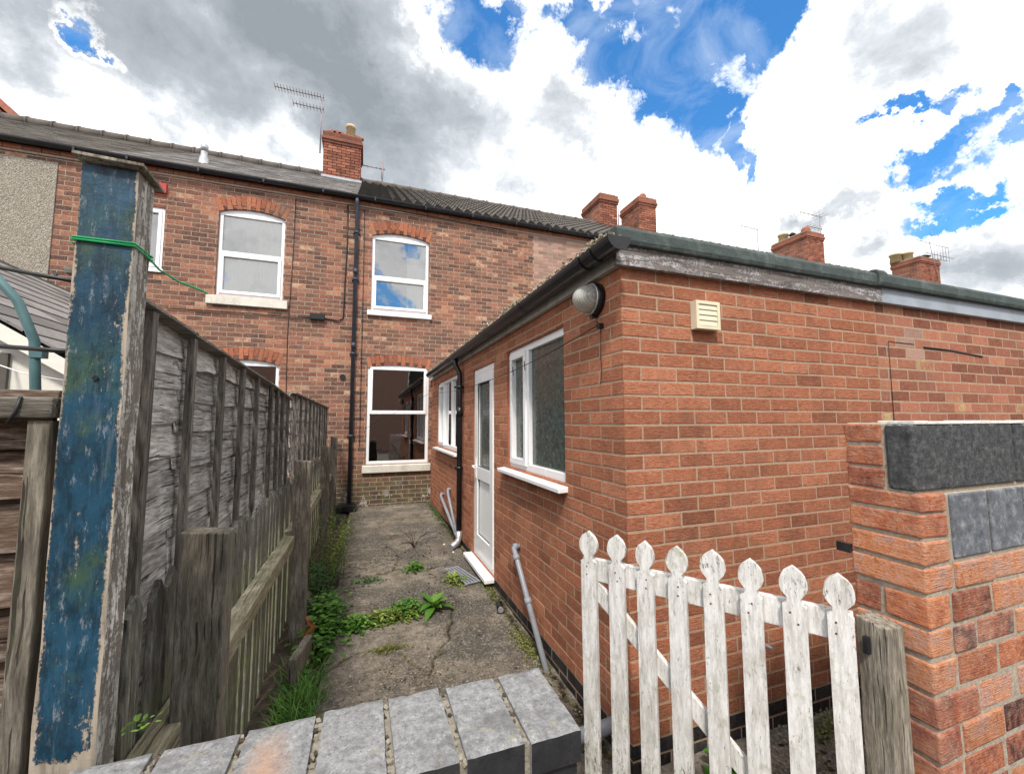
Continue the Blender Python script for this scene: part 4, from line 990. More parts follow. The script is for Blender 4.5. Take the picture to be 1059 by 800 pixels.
# header stack at the rear of the top course
for k in range(3):
    z0 = 1.446 + k * .067; pb(PX0, PYF + .083, z0, PX0 + .2, PYB, z0 + .058, (.35 + .1 * k, .45, .5))
mb.box((PX0 + .006, PYF + .018, 1.43), (3.2, PYF + .09, 1.449), 1); mb.box((PX0 + .13, PYF + .004, 1.236), (3.2, PYF + .085, 1.434), 1)
mb.build('pier_bricks', ['pillarbrick', 'mortar_grey'], pr, bevel=.006)
x = PX0 + .142
for k in range(8):
    mb = MB(); w_ = .195 if k else .19; mb.box((x, PYF - .002, 1.25), (x + w_, PYF + .09, 1.432), 0, (.5, .5, .5)); mb.build('block', 'block2', pr, bevel=.004); x += w_ + .012
x = PX0 - .0
for k in range(5):
    w_ = .55; mb = MB(); mb.box((x, PYF + .01 , 1.447), (x + w_, PYF + .072 if k == 0 else PYF + .1, 1.636), 0, (.5, .5, .5)); 
    o = mb.build('block', 'block', pr, bevel=.005)
    # the paint mask works from the top of the block
    for v in o.data.vertices: v.co.z -= 1.64
    o.location.z = 1.64
    x += w_ + .01
mb = MB(); r2_ = random.Random(2); x = PX0 + .02
while x < 3.1:
    w_ = r2_.uniform(.02, .07); mb.box((x, PYF + .008, 1.637), (x + w_, PYF + .1, 1.641 + r2_.uniform(0, .007)), 0); x += w_
mb.build('mortar_smear', 'mortar_white', pr, bevel=.002)
mb = MB(); mb.box((PX0 - .01, PYB - .0, 1.228), (PX0 + .004, PYB + .04, 1.256), 0); pass
mb.build('gate_catch', 'gutter', pr)

# gate post
mb = MB(); mb.hexa([(.118, -1.005, -.03), (.195, -1.005, -.03), (.195, -.93, -.03), (.118, -.93, -.03), (.12, -1.0, 1.082), (.198, -1.0, 1.078), (.198, -.925, 1.09), (.12, -.925, 1.092)])
tag(mb.build('gate_post', 'postwood', bevel=.004), 'weathered dark timber post between the white gate and brick pier', 'post')

# ------------------------------------------------------------------ gate
HX, HY = .1, -.97; EXg, EYg = -.385, -.245
gd = Vector((EXg - HX, EYg - HY, 0)); GL = gd.length; gd.normalize(); gn = Vector((-gd.y, gd.x, 0))
if gn.dot(Vector((-1.23, -1.76, 0)) - Vector((HX, HY, 0))) < 0: gn = -gn
gate = thing('picket_gate', (HX, HY, 0), 'white peeling picket gate with pointed heads, ajar by the wall', 'gate')
def G(u, d, z): return Vector((HX, HY, z)) + gd * u + gn * d
prof = [(x_ * (.82 if z_ <= 1.0 else .92), z_) for x_, z_ in [(-.0375, .0), (.0375, .0), (.0375, 1.0), (.034, 1.012), (.02, 1.022), (.018, 1.034), (.024, 1.041), (.034, 1.052), (.039, 1.067), (.0385, 1.083), (.034, 1.098), (.025, 1.111), (.011, 1.121), (0, 1.1285),
        (-.011, 1.121), (-.025, 1.111), (-.034, 1.098), (-.0385, 1.083), (-.039, 1.067), (-.034, 1.052), (-.024, 1.041), (-.018, 1.034), (-.02, 1.022), (-.034, 1.012), (-.0375, 1.0)]]
r = random.Random(12); us = [.06 + i * (GL - .095) / 7 for i in range(8)]
tops = [1.215, 1.218, 1.216, 1.222, 1.218, 1.214, 1.216, 1.218]
for i, u in enumerate(us):
    mb = MB(); lean = r.uniform(-.004, .004); zb = .16 if i < 7 else .175
    k = tops[i] - 1.13 + r.uniform(-.004, .004); hs_ = r.uniform(.9, 1.06)
    mb.prism([G(u + p * (1 + r.uniform(-.03, .03)) * (hs_ if z > 1.03 else 1) + lean * z, .003, (z + k) if z > 0 else zb) for p, z in prof], gn * .019)
    for zz in (1.05, 1.08, .22, .25):
        q_ = G(u + r.uniform(-.012, .012), .022, zz); mb.tube([q_, q_ + gn * .0015], .0032, 8, 1)
    mb.build('picket', ['gatewhite', 'rustnail'], gate, bevel=.002)
def rail(u0, z0, u1, z1, h, d0, d1):
    mb = MB(); a, b = Vector((u0, z0)), Vector((u1, z1)); n_ = Vector((-(b - a).y, (b - a).x)).normalized() * h / 2
    pts = [a - n_, b - n_, b + n_, a + n_]; mb.prism([G(p.x, d0, p.y) for p in pts], gn * (d1 - d0)); return mb.build('rail', 'gatewhite', gate, bevel=.003)
rail(.03, 1.065, GL, 1.065, .085, -.022, .0); rail(.03, .24, GL, .24, .085, -.022, 0); o = rail(.03, .3, GL - .03, 1.01, .06, -.021, -.001); o.name = 'brace'
mb = MB(); mb.box((.106, -.962, 1.0), (.1195, -.95, 1.045), 0); mb.build('hinge', 'gutter', gate)
mb = MB(); mb.tube([G(.5, -.02, .9), G(.5, -.09, .88)], .006, 6); mb.build('bolt', 'steel', gate)

# ------------------------------------------------------------------ blue post
t = thing('timber_post', (-1.745, -.655, .0), 'tall square post with peeling blue paint and a tilted cap', 'post')
mb = MB(); n = 30
for k in range(n):
    z0, z1 = 2.185 * k / n, 2.185 * (k + 1) / n
    if z1 < .3: continue
    def q(z):
        a = .003 * mnoise.noise((0, z * 6, 0)); b = .003 * mnoise.noise((4, z * 6, 0)); return [(-1.7925 + a, -.7 + b, z), (-1.6975 + b, -.7 + a, z), (-1.6975 + b, -.632, z), (-1.7925 + a, -.632, z)]
    A_, B_ = q(z0), q(z1)
    for i in range(4):
        j = (i + 1) % 4; mb.face([A_[i], A_[j], B_[j], B_[i]], 0 if i in (0, 3) else 1)
mb.face([(-1.7925, -.7, 2.185), (-1.6975, -.7, 2.185), (-1.6975, -.632, 2.185), (-1.7925, -.632, 2.185)], 1)
mb.box((-1.79, -.698, -.05), (-1.70, -.62, .31), 1)
# knots and a screw hole
mb.tube([(-1.742, -.7, 1.74), (-1.742, -.7035, 1.74)], .005, 8, 2)
mb.build('post_body', ['blue', 'postside', 'cable'], t)
mb = MB(); mt = Matrix.Translation((-1.742, -.668, 2.193)) @ Matrix.Rotation(R(2), 4, 'Y') @ Matrix.Rotation(R(-3), 4, 'X'); mb.boxm((.118, .1, .007), mt); mb.build('post_cap', 'postwood', t, bevel=.001)
# green wire round the post
mb = MB()
def loopw(z, dz, ph):
    c = [(-1.796, -.704), (-1.694, -.704), (-1.693, -.628), (-1.796, -.628)]
    return [(c[i % 4][0], c[i % 4][1], z + dz * i / 4) for i in range(ph, ph + 5)]
for q in range(2): mb.tube(loopw(2.022 + .0045 * q, -.008 + .005 * q, 0), .0022, 6)
mb.tube([(-1.694, -.66, 2.02), (-1.682, -.62, 2.0), (-1.655, -.59, 1.985), (-1.625, -.57, 1.978), (-1.605, -.56, 1.97)], .0022, 6)
tag(mb.build('green_wire', 'greenwire'), 'bright green wire wound round the blue post, loose end hanging right', 'wire')

# ------------------------------------------------------------------ left side: slatted fence, pole, cable, shed
t = thing('slatted_fence', (-2.5, -.6, 0), 'brown slatted fence panel with grey cap rail left of the blue post', 'fence')
mb = MB(); r = random.Random(17); z = .5
while z < 1.64:
    zt = z + .118; mb.hexa([(-4.1, -.66, z), (-1.83, -.66, z + r.uniform(-.004, .004)), (-1.83, -.645, z), (-4.1, -.645, z), (-4.1, -.635, zt), (-1.83, -.635, zt), (-1.83, -.622, zt), (-4.1, -.622, zt)]); z += .1
mb.build('slats', 'slatwood', t, bevel=.002)
mb = MB(); mb.box((-1.84, -.70, .5), (-1.806, -.663, 1.655), 0); mb.build('post', 'postwood', t, bevel=.003)
mb = MB(); mb.box((-4.1, -.71, 1.66), (-1.80, -.61, 1.70), 0); mb.build('cap_rail', 'capwood', t, bevel=.004)
mb = MB(); mb.tube([(-1.845, -.712, 1.70), (-1.85, -.714, 1.67), (-1.86, -.713, 1.65)], .003, 5); mb.build('tie', 'cable', t)
mb = MB(); mb.tube([(-3.6, -.5, 1.97), (-3.0, -.5, 2.14), (-2.45, -.5, 2.16), (-2.2, -.5, 2.1), (-2.06, -.5, 2.02), (-1.99, -.5, 1.93), (-1.955, -.5, 1.84), (-1.945, -.5, 1.72), (-1.945, -.5, 0)], .0095, 12)
mb.box((-1.956, -.511, 1.80), (-1.934, -.489, 1.825), 0)
tag(mb.build('curved_pole', 'pole'), 'thin blue-green metal pole curving over above the slatted fence', 'pole')
mb = MB(); mb.tube([(-2.6, -.58, 2.05), (-2.1, -.58, 1.985), (-1.98, -.6, 1.98), (-1.9, -.62, 1.965), (-1.80, -.66, 1.945)], .0045, 8); mb.tube([(-1.95, -.6, 1.81), (-1.8, -.63, 1.80)], .005, 8)
mb.tube([(-1.86, -.63, 1.972), (-1.85, -.635, 1.955)], .003, 5)
tag(mb.build('black_cable', 'cable'), 'thick black cable slung from the blue post past the pole', 'cable')
t = thing('garden_shed', (-4.2, 3.0, 0), 'white rendered outbuilding with slate roof beyond the slatted fence', 'shed')
mb = MB(); sy = 1.2; ex, ez_ = -2.62, 1.92; axx, az = -4.6, 3.2; px0 = -6.6
mb.prism([(px0, sy, 0), (ex - .06, sy, 0), (ex - .06, sy, ez_ - .06), (axx, sy, az - .06), (px0, sy, ez_ - .06)], (0, 3.6, 0), 0); 
mb.box((-3.6, sy - .02, 1.4), (-3.02, sy - .003, 2.02), 1)
mb.build('wall', ['whitewall', 'interior'], t)
mb = MB(); L = math.hypot(ex - axx, az - ez_); ux, uz = (ex - axx) / L, (ez_ - az) / L; n = 12; r = random.Random(6)
for k in range(n):
    s0 = L * k / n; s1 = min(L, s0 + L / n * 1.1)
    y = sy - .06
    while y < sy + 3.7:
        yb_ = min(y + .3, sy + 3.7); c = (r.random(), r.random(), 0)
        p = lambda s, h, yy: (axx + ux * s - uz * h, yy, az + uz * s + ux * h)
        mb.hexa([p(s0, 0, y), p(s1, .0, y), p(s1, .0, yb_ - .005), p(s0, 0, yb_ - .005), p(s0, .008, y), p(s1, .016, y), p(s1, .016, yb_ - .005), p(s0, .008, yb_ - .005)], 0, c); y = yb_
mb.hexa([(px0 - .1, sy - .05, ez_ - .1), (axx, sy - .05, az - .01), (axx, sy + 3.6, az - .01), (px0 - .1, sy + 3.6, ez_ - .1), (px0 - .1, sy - .05, ez_ - .05), (axx, sy - .05, az + .03), (axx, sy + 3.6, az + .03), (px0 - .1, sy + 3.6, ez_ - .05)], 0)
mb.build('roof', 'slate', t)
mb = MB(); mb.hexa([(axx, sy - .075, az - .1), (ex, sy - .075, ez_ - .1), (ex, sy - .055, ez_ - .1), (axx, sy - .055, az - .1), (axx, sy - .075, az - .02), (ex, sy - .075, ez_ - .02), (ex, sy - .055, ez_ - .02), (axx, sy - .055, az - .02)], 0); mb.build('bargeboard', 'whitewall', t)
mb = MB(); mb.tube([(-3.02, 1.0, 1.915), (-3.02, 1.0, 1.945), (-3.02, 1.0, 1.965), (-3.02, 1.0, 1.975)], [.012, .033, .033, .014], 14); mb.tube([(-3.02, 1.0, 1.975), (-3.02, 1.14, 2.02)], .006, 6)
mb.tube([(-3.02, 1.0, 1.97), (-2.85, 1.0, 1.9), (-2.7, 1.02, 1.87)], .003, 5)
mb.build('globe_lamp', 'lampwhite', t)

# ------------------------------------------------------------------ fences along the left
def lap_panel(y0, y1, top, zb, label, battens, bottomfn=None, seed=1):
    t = thing('lap_fence_panel', (-1.84, (y0 + y1) / 2, 0), label, 'fence', 'weathered overlapping board panels')
    mb = MB(); r = random.Random(seed); nb = int(round((1.98 - zb(y0)) / .115)) + 1; n = max(6, int((y1 - y0) / .07))
    for k in range(nb + 1):
        col = (r.random(), r.random(), r.random()); amp = r.uniform(.006, .016); ph = r.uniform(0, 9)
        for i in range(n):
            ya, yb = y0 + (y1 - y0) * i / n, y0 + (y1 - y0) * (i + 1) / n
            def pt(yy, vv, back):
                zlo = zb(yy) + k * .115 + amp * 2 * mnoise.noise((yy * 2.2, ph, 0)); zhi = zlo + .135
                zz = zlo if vv == 0 else min(zhi, top(yy)); zz = min(zz, top(yy))
                bow = .014 * mnoise.noise((yy * 3, ph + 7, vv))
                return (-1.822 + bow - (.0 if vv == 0 else .016) - back, yy, zz)
            if zb(ya) + k * .115 > top(ya): continue
            mb.hexa([pt(ya, 0, 0), pt(yb, 0, 0), pt(yb, 0, .007), pt(ya, 0, .007), pt(ya, 1, 0), pt(yb, 1, 0), pt(yb, 1, .007), pt(ya, 1, .007)], 0, col)
    mb.build('boards', 'greywood', t)
    for (yy, zlo, lean) in battens:
        b = MB(); b.hexa([(-1.812, yy + lean, zlo), (-1.79, yy + lean, zlo), (-1.79, yy + .03 + lean, zlo), (-1.812, yy + .03 + lean, zlo), (-1.812, yy, top(yy) - .012), (-1.79, yy, top(yy) - .012), (-1.79, yy + .03, top(yy) - .012), (-1.812, yy + .03, top(yy) - .012)])
        b.build('batten', 'batten', t, bevel=.002)
    b = MB(); m_ = 12
    for i in range(m_):
        ya, yb = y0 + (y1 - y0) * i / m_, y0 + (y1 - y0) * (i + 1) / m_
        b.hexa([(-1.86, ya, top(ya) - .004), (-1.785, ya, top(ya) - .004), (-1.785, yb - .002, top(yb) - .004), (-1.86, yb - .002, top(yb) - .004), (-1.86, ya, top(ya) + .012), (-1.785, ya, top(ya) + .004), (-1.785, yb - .002, top(yb) + .006), (-1.86, yb - .002, top(yb) + .008)], 0, (.4, .9, .4))
    b.build('capping', 'capwood', t)
    return t
top1 = lambda y: 1.985 - .05 * (y + .6) + (-.02 * max(0, y - .8))
zb1 = lambda y: .72 if y < -.2 else (1.16 if y > .05 else .72 + 0.44 * (y + .2) / .25)
lap_panel(-.6, -.04, top1, lambda y: .72, 'short near end of the lapped fence, its boards running low behind the blue post', [(-.36, .55, .0)], seed=4)
lap_panel(-.07, 2.1, lambda y: 1.955 - .045 * (y + .1) - (.025 * max(0, y - 1.2)), lambda y: 1.15, 'long grey lapped fence panel with thin dark battens, sagging top edge', [(-.06, 1.12, 0), (.27, 1.1, 0), (.58, 1.12, 0), (.88, 1.14, 0), (1.25, 1.14, 0), (1.45, 1.14, .06), (1.66, 1.14, .03), (1.9, 1.14, 0)], seed=5)
lap_panel(2.2, 5.9, lambda y: 1.91 - .004 * y, lambda y: 1.2, 'far lapped fence panel nearest the house wall', [(2.25 + .36 * i, 1.16, .01 * (i % 3)) for i in range(10)], seed=6)
pf = thing('picket_fence', (-1.75, 2.8, 0), 'low greenish pale fence with one rail, under the lapped panels', 'fence')
proto = None; r = random.Random(20)
y = -.52; k = 0
while y < 5.9:
    z0 = gz(y) - .0
    if k < 3 or proto is None or k % 6 == 0:
        mb = MB(); zt = 1.19 - z0 + r.uniform(-.015, .015); w_ = .07
        mb.prism([Vector((-1.79, 0, 0)), Vector((-1.79, w_, 0)), Vector((-1.79, w_, zt - .05)), Vector((-1.79, w_ / 2, zt)), Vector((-1.79, 0, zt - .05))], (.018, 0, 0))
        me_o = mb.build('picket', 'pickwood', pf, bevel=.002)
        for v in me_o.data.vertices: v.co.x += WORLD[pf.name][0]; v.co.y += WORLD[pf.name][1]; v.co.z += WORLD[pf.name][2]
        for v in me_o.data.vertices: v.co.x -= WORLD[pf.name][0]
        proto = me_o; o = me_o
    else:
        o = proto.copy(); COL.objects.link(o); o.parent = pf
    o.location = (r.uniform(-.006, .006), y - WORLD[pf.name][1], z0); o.rotation_euler = (r.uniform(-.012, .012), 0, 0)
    y += .112; k += 1
for (a, b, z) in ((-.49, 1.72, .735), (1.75, 5.9, .76)):
    mb = MB(); mb.box((-1.768, a, z), (-1.69, b, z + .085), 0); mb.build('rail', 'railwood', pf, bevel=.004)
for (yy, zt, w_, xo) in ((-.3, 1.335, .12, 0), (1.7, 1.365, .11, 0), (3.75, 1.36, .1, -.01), (5.35, 1.42, .1, -.02)):
    mb = MB(); x1 = -1.6 + xo; mb.hexa([(x1 - w_, yy, 0), (x1, yy, 0), (x1, yy + .075, 0), (x1 - w_, yy + .075, 0), (x1 - w_ , yy, zt), (x1, yy, zt - .012), (x1, yy + .075, zt - .012), (x1 - w_, yy + .075, zt)])
    mb.build('post', 'postwood', pf, bevel=.004)

# ------------------------------------------------------------------ washing line, pegs
mb = MB()
def sag(a, b, s, n=14): a, b = Vector(a), Vector(b); return [a.lerp(b, i / n) - Vector((0, 0, s * 4 * (i / n) * (1 - i / n))) for i in range(n + 1)]
L1 = sag((-.03, .19, 2.175), (-.06, 2.0, 2.06), .02); mb.tube(L1, .0035, 5)
L2 = sag((-.06, 2.0, 2.06), (-.05, 6.2, 2.2), .05); mb.tube(L2, .003, 5)
mb.tube(sag((-.05, 6.2, 2.2), (-1.66, 5.38, 1.3), .02), .003, 5)
for i in (8, 10):
    p = L1[i]; mb.tube([p + Vector((-.012, 0, .03)), p + Vector((.0, .01, -.04))], .004, 5)
tag(mb.build('washing_line', 'cable'), 'thin dark washing line strung across the extension windows to the fence', 'washing line')

# ------------------------------------------------------------------ drain grate, can, debris
t = None
mb = MB(); zg = gz(2.6) + .012
M4 = Matrix.Translation((-.235, 2.6, zg)) @ Matrix.Rotation(R(14), 4, 'Z')
for i in range(5): mb.boxm((.018, .5, .012), M4 @ Matrix.Translation((-.07 + .035 * i, 0, 0)))
for y in (-.25, .25): mb.boxm((.175, .015, .011), M4 @ Matrix.Translation((0, y, -.001)))
tag(mb.build('drain_grate', 'greypipe', bevel=.002), 'slatted grey drain grate in the paving before the door', 'drain grate')
mb = MB(); zc_ = gz(1.7) + .035; a = Vector((-.085, 1.79, zc_)); d = Vector((-.02, -.11, 0)); mb.tube([a, a + d * .95, a + d], [.03, .03, .026], 16, 0); mb.tube([a + d, a + d * 1.02], [.025, .024], 16, 1)
tag(mb.build('drink_can', ['gutter', 'steel']), 'small dark can lying on its side by the plinth', 'can')
def scatter(name, m, spots, n, s0, s1, seed, label, cat, flat=.6):
    mb = MB(); r = random.Random(seed)
    for i in range(n):
        cx, cy, sx, sy_ = r.choice(spots); x = r.gauss(cx, sx); y = r.gauss(cy, sy_)
        if x > -.02 and y > -.02: continue
        if x < -1.6: continue
        s_ = r.uniform(s0, s1); mt = Matrix.Translation((x, y, gz(y) + .002)) @ Matrix.Rotation(r.uniform(0, 6), 4, 'Z') @ Matrix.Rotation(r.uniform(-.5, .5), 4, 'X')
        mb.boxm((s_, s_ * r.uniform(.5, 1), s_ * flat * r.uniform(.4, 1)), mt, 0, (r.random(), .5, .5))
    return stuff(mb.build(name, m), label, cat)
scatter('gravel', 'gravel', [(-.25, 1.5, .12, .3), (-.35, 1.9, .15, .25), (-.9, 1.05, .2, .1), (-.1, .9, .06, .35), (-.9, 2.1, .3, .25), (-.55, .9, .3, .15), (-.15, 1.2, .08, .3)], 1500, .003, .012, 3, 'pale grit and small stones strewn over the paving', 'gravel')
scatter('leaf_litter', 'debris', [(-.8, 3.2, .35, .3), (-.7, 2.5, .3, .25), (-.9, 4.5, .35, .7), (-.3, 1.0, .15, .3), (1.2, -.25, .5, .12), (-.12, .25, .06, .3), (-1.2, 3.2, .15, .6), (-.35, -.3, .2, .2)], 900, .006, .026, 4, 'brown leaf litter and broken bits on the yard', 'litter', .15)
# half bricks edging
r = random.Random(8)
for k, (x, y, a, lb) in enumerate([(-1.6, 1.75, .3, 'tilted rusty orange edging brick leaning among the weeds'), (-1.58, 1.35, -.2, 'half buried dark edging stone near the grass clump'), (-1.63, 2.3, .1, 'edging stone standing against the pickets behind the orange brick')]):
    mb = MB(); mt = Matrix.Translation((x, y, .1)) @ Matrix.Rotation(a, 4, 'Z') @ Matrix.Rotation(.4 * (1 - k), 4, 'Y'); mb.boxm((.05, .3 if k else .2, .2 if k else .17), mt)
    tag(mb.build('edging_brick', 'rust' if k == 0 else 'postwood', bevel=.01), lb, 'brick', 'loose edging bricks by the fence')

# ------------------------------------------------------------------ plants
def leaf(mb, base, d, up, L, W, col, bend=.3, seg=3):
    d = d.normalized(); side = d.cross(up).normalized() if d.cross(up).length > 1e-3 else Vector((1, 0, 0)); nrm = side.cross(d)
    prev = None
    for i in range(seg + 1):
        t_ = i / seg; w_ = W * math.sin(math.pi * min(.97, .12 + .88 * t_)) / 2 if i < seg else 0.0005
        c = base + d * (L * t_) - Vector((0, 0, 1)) * (bend * L * t_ * t_) + nrm * 0
        cur = (c - side * w_, c + nrm * (-W * .12 if i < seg else 0), c + side * w_)
        if prev:
            mb.face([prev[0], prev[1], cur[1], cur[0]], 0, col, True); mb.face([prev[1], prev[2], cur[2], cur[1]], 0, col, True)
        prev = cur
def clump(name, m, cx, cy, sx, sy_, n, h, L, W, seed, label, cat, zbase=None, up=.6, parent=None):
    mb = MB(); r = random.Random(seed)
    for i in range(n):
        x, y = r.gauss(cx, sx), r.gauss(cy, sy_); 
        fall = math.exp(-(((x - cx) / (sx * 1.6)) ** 2 + ((y - cy) / (sy_ * 1.6)) ** 2)); z = (gz(y) if zbase is None else zbase) + r.uniform(0, h) * (.3 + .7 * fall)
        an = r.uniform(0, 6.28); d = Vector((math.cos(an), math.sin(an), r.uniform(-.1, up * 2)))
        s_ = r.uniform(.6, 1.2); leaf(mb, Vector((x, y, z)), d, Vector((0, 0, 1)), L * s_, W * s_, (min(1, max(0, r.gauss(.45 + .4 * (z / max(h, .01)) * .3, .25))), .5, .5), r.uniform(.1, .5))
    return tag(mb.build(name, m), label, cat)
clump('creeping_weed', 'leaf', -1.28, 1.85, .08, .06, 420, .08, .04, .026, 1, 'low leafy weeds at the left end of the paving joint', 'plant')
clump('creeping_weed', 'leafy', -1.02, 1.9, .16, .055, 700, .07, .034, .024, 2, 'yellow-green trailing weed in the middle of the paving joint', 'plant')
clump('creeping_weed', 'leaf', -.85, 1.98, .07, .06, 260, .12, .045, .028, 3, 'small upright weed between the trailing weed and the dock', 'plant')
# dock: broad leaves
mb = MB(); r = random.Random(5); b0 = Vector((-.63, 1.93, gz(1.93)))
for i in range(17):
    an = i * 2.4; el = r.uniform(.15, 1.3) if i > 5 else 1.3; d = Vector((math.cos(an), math.sin(an), el)); leaf(mb, b0 + Vector((0, 0, .01 + .004 * i)), d, Vector((0, 0, 1)), r.uniform(.12, .22), r.uniform(.05, .075), (r.uniform(.5, .9), .5, .5), r.uniform(.2, .6), 5)
tag(mb.build('dock_plant', 'leaf'), 'broad-leaved dock plant, the largest weed in the paving', 'plant')
clump('moss_patch', 'moss', -1.03, 1.45, .07, .02, 500, .02, .014, .008, 6, 'yellowish moss strip in the near crack', 'moss', up=1)
clump('moss_patch', 'moss', -.09, 1.15, .035, .13, 700, .03, .016, .012, 7, 'brownish moss along the plinth beside the leaning pipe', 'moss', up=1)
clump('moss_patch', 'moss', -.07, 2.1, .03, .2, 300, .03, .018, .012, 8, 'moss and weeds along the plinth near the door step', 'moss', up=1)
clump('small_weed', 'leaf', -.68, 2.92, .05, .06, 120, .09, .05, .028, 9, 'small leafy weed farther up the yard left of the drain grate', 'plant')
clump('small_weed', 'leafy', -.33, 2.5, .05, .07, 160, .04, .07, .018, 10, 'spiky low weed beside the drain grate', 'plant')
clump('small_weed', 'leafd', -1.15, 2.75, .07, .05, 90, .03, .035, .02, 11, 'tiny flat weed near the left paving edge', 'plant')
mb = MB(); r = random.Random(55)
for i in range(160):
    if i % 2: x, y = r.uniform(-1.45, -.5), r.gauss(1.95, .05)
    else: x, y = r.gauss(-1.53, .05), r.uniform(.9, 4.2)
    an = r.uniform(0, 6.28); L = r.uniform(.04, .16); a = Vector((x, y, gz(y))); mb.tube([a, a + Vector((math.cos(an) * L * .4, math.sin(an) * L * .4, L * .6)), a + Vector((math.cos(an) * L, math.sin(an) * L, L * .7))], .0016, 4, 0, (r.random(), .5, .5))
stuff(mb.build('dead_stems', 'debris'), 'thin dead stems tangled among the weeds', 'dead stems')
# spidery seed stalks + dandelion clocks
mb = MB(); r = random.Random(14)
for i in range(14):
    a = Vector((-.6, 3.7, gz(3.7))); an = r.uniform(0, 6.28); mb.tube([a, a + Vector((math.cos(an) * .12, math.sin(an) * .12, .1)), a + Vector((math.cos(an) * .3, math.sin(an) * .3, .13))], .003, 4, 0, (.1, .5, .5))
tag(mb.build('dry_stalks', 'debris'), 'spidery brown dry stalks lying on the far paving', 'plant')
t = None
for k, (x, y, hh_) in enumerate([(-.3, 3.3, .12), (-.24, 3.05, .1)]):
    mb = MB(); z = gz(y); mb.tube([(x, y, z), (x + .01, y, z + hh_)], .002, 5, 0, (.5, .5, .5)); mb.tube([(x + .01, y, z + hh_ - .012 + .024 * i / 6) for i in range(7)], [.002, .009, .012, .013, .012, .009, .002], 8, 1)
    tag(mb.build('dandelion_clock', ['leaf', 'curtain']), 'pale dandelion seed head ' + ('farther from' if k == 0 else 'nearer to') + ' the door step', 'plant')
# tall goldenrod-like shrub by the fence
def shrub(cx, cy, n, h, m, seed, label, name='tall_weed', sx=.09, sy_=.3, LL=.05):
    t = thing(name, (cx, cy, gz(cy)), label, 'plant'); mb = MB(); sb = MB(); r = random.Random(seed)
    for s_ in range(n):
        x, y = cx + r.gauss(0, sx), cy + r.gauss(0, sy_); hh_ = h * r.uniform(.65, 1.1); lean = Vector((r.uniform(-.05, .16), r.uniform(-.12, .08), 0)); z0 = gz(y)
        pts = [Vector((x, y, z0)) + lean * (q / 5) ** 2 + Vector((0, 0, hh_ * q / 5)) for q in range(6)]; sb.tube(pts, .003, 5, 0, (.2, .5, .5), r2=.0015)
        for q in range(26):
            t_ = .12 + .88 * q / 26; p = Vector((x, y, z0)) + lean * t_ ** 2 + Vector((0, 0, hh_ * t_)); an = q * 2.4 + r.random()
            leaf(mb, p, Vector((math.cos(an), math.sin(an), .5)), Vector((0, 0, 1)), LL * r.uniform(.7, 1.3) * (1.2 - .6 * t_), .013, (min(1, r.uniform(.2, .8) + .25 * t_), .5, .5), .3, 2)
    mb.build('foliage', m, t); sb.build('stems', m, t)
shrub(-1.53, 3.1, 26, .62, 'leafy', 31, 'tall yellow-green leafy stems growing between the fence posts', sy_=.3)
shrub(-1.56, 2.2, 8, .42, 'leafd', 32, 'darker leafy stems at the foot of the second fence post', sy_=.12, sx=.05)
clump('nettle_patch', 'leaf', -1.5, 1.9, .07, .24, 900, .24, .05, .036, 33, 'bright green nettle-like patch at the paving edge by the orange brick', 'plant', up=.3)
clump('nettle_patch', 'leafd', -1.62, 2.55, .05, .3, 420, .3, .045, .03, 34, 'darker ivy-like leaves against the pickets behind the nettle patch', 'plant', up=.3)
# grass clump
mb = MB(); r = random.Random(35)
for i in range(900):
    x, y = r.gauss(-1.56, .06), r.gauss(1.02, .2); an = r.uniform(0, 6.28); L = r.uniform(.1, .24); d = Vector((math.cos(an) * .6, math.sin(an) * .6, 1)); b0 = Vector((x, y, .0))
    leaf(mb, b0, d, Vector((0, 0, 1)), L, .006, (r.uniform(.2, 1), .5, .5), r.uniform(.2, .8), 3)
tag(mb.build('grass_tuft', 'leaf'), 'thick tuft of bright grass between the near pickets and paving', 'grass')
clump('leafy_weed', 'leaf', .42, -.17, .03, .03, 36, .2, .08, .06, 36, 'single broad green weed behind the gate at the foot of the brick corner', 'plant')
clump('small_weed', 'leaf', -1.67, -.6, .012, .012, 22, .02, .016, .01, 37, 'tiny green weed at the foot of the blue post', 'plant', zbase=1.0)
clump('moss_patch', 'moss', 1.35, -.12, .22, .05, 700, .03, .02, .014, 38, 'yellow-green moss on the paving in shade beyond the gate', 'moss', up=1)
clump('ivy_tuft', 'leafd', -1.6, 5.2, .03, .1, 90, .5, .04, .03, 39, 'few dark leaves by the last fence post near the house', 'plant', up=.3)
clump('small_weed', 'leafd', -.06, 5.2, .04, .5, 200, .05, .04, .02, 40, 'low weeds along the far foot of the extension wall', 'plant')
# mortar rubble between low wall and gate
mb = MB(); r = random.Random(41)
for i in range(26):
    x, y = r.uniform(-.79, -.62), r.uniform(-.95, -.7); s_ = r.uniform(.02, .06); mt = Matrix.Translation((x, y, .0 + s_ * .3)) @ Matrix.Rotation(r.uniform(0, 3), 4, Vector((r.random(), r.random(), 1)).normalized()); mb.boxm((s_, s_ * .8, s_ * .6), mt)
o = mb.build('rubble', 'mortar_grey', bevel=.004); stuff(o, 'broken mortar lumps at the end of the low wall by the gate', 'rubble')

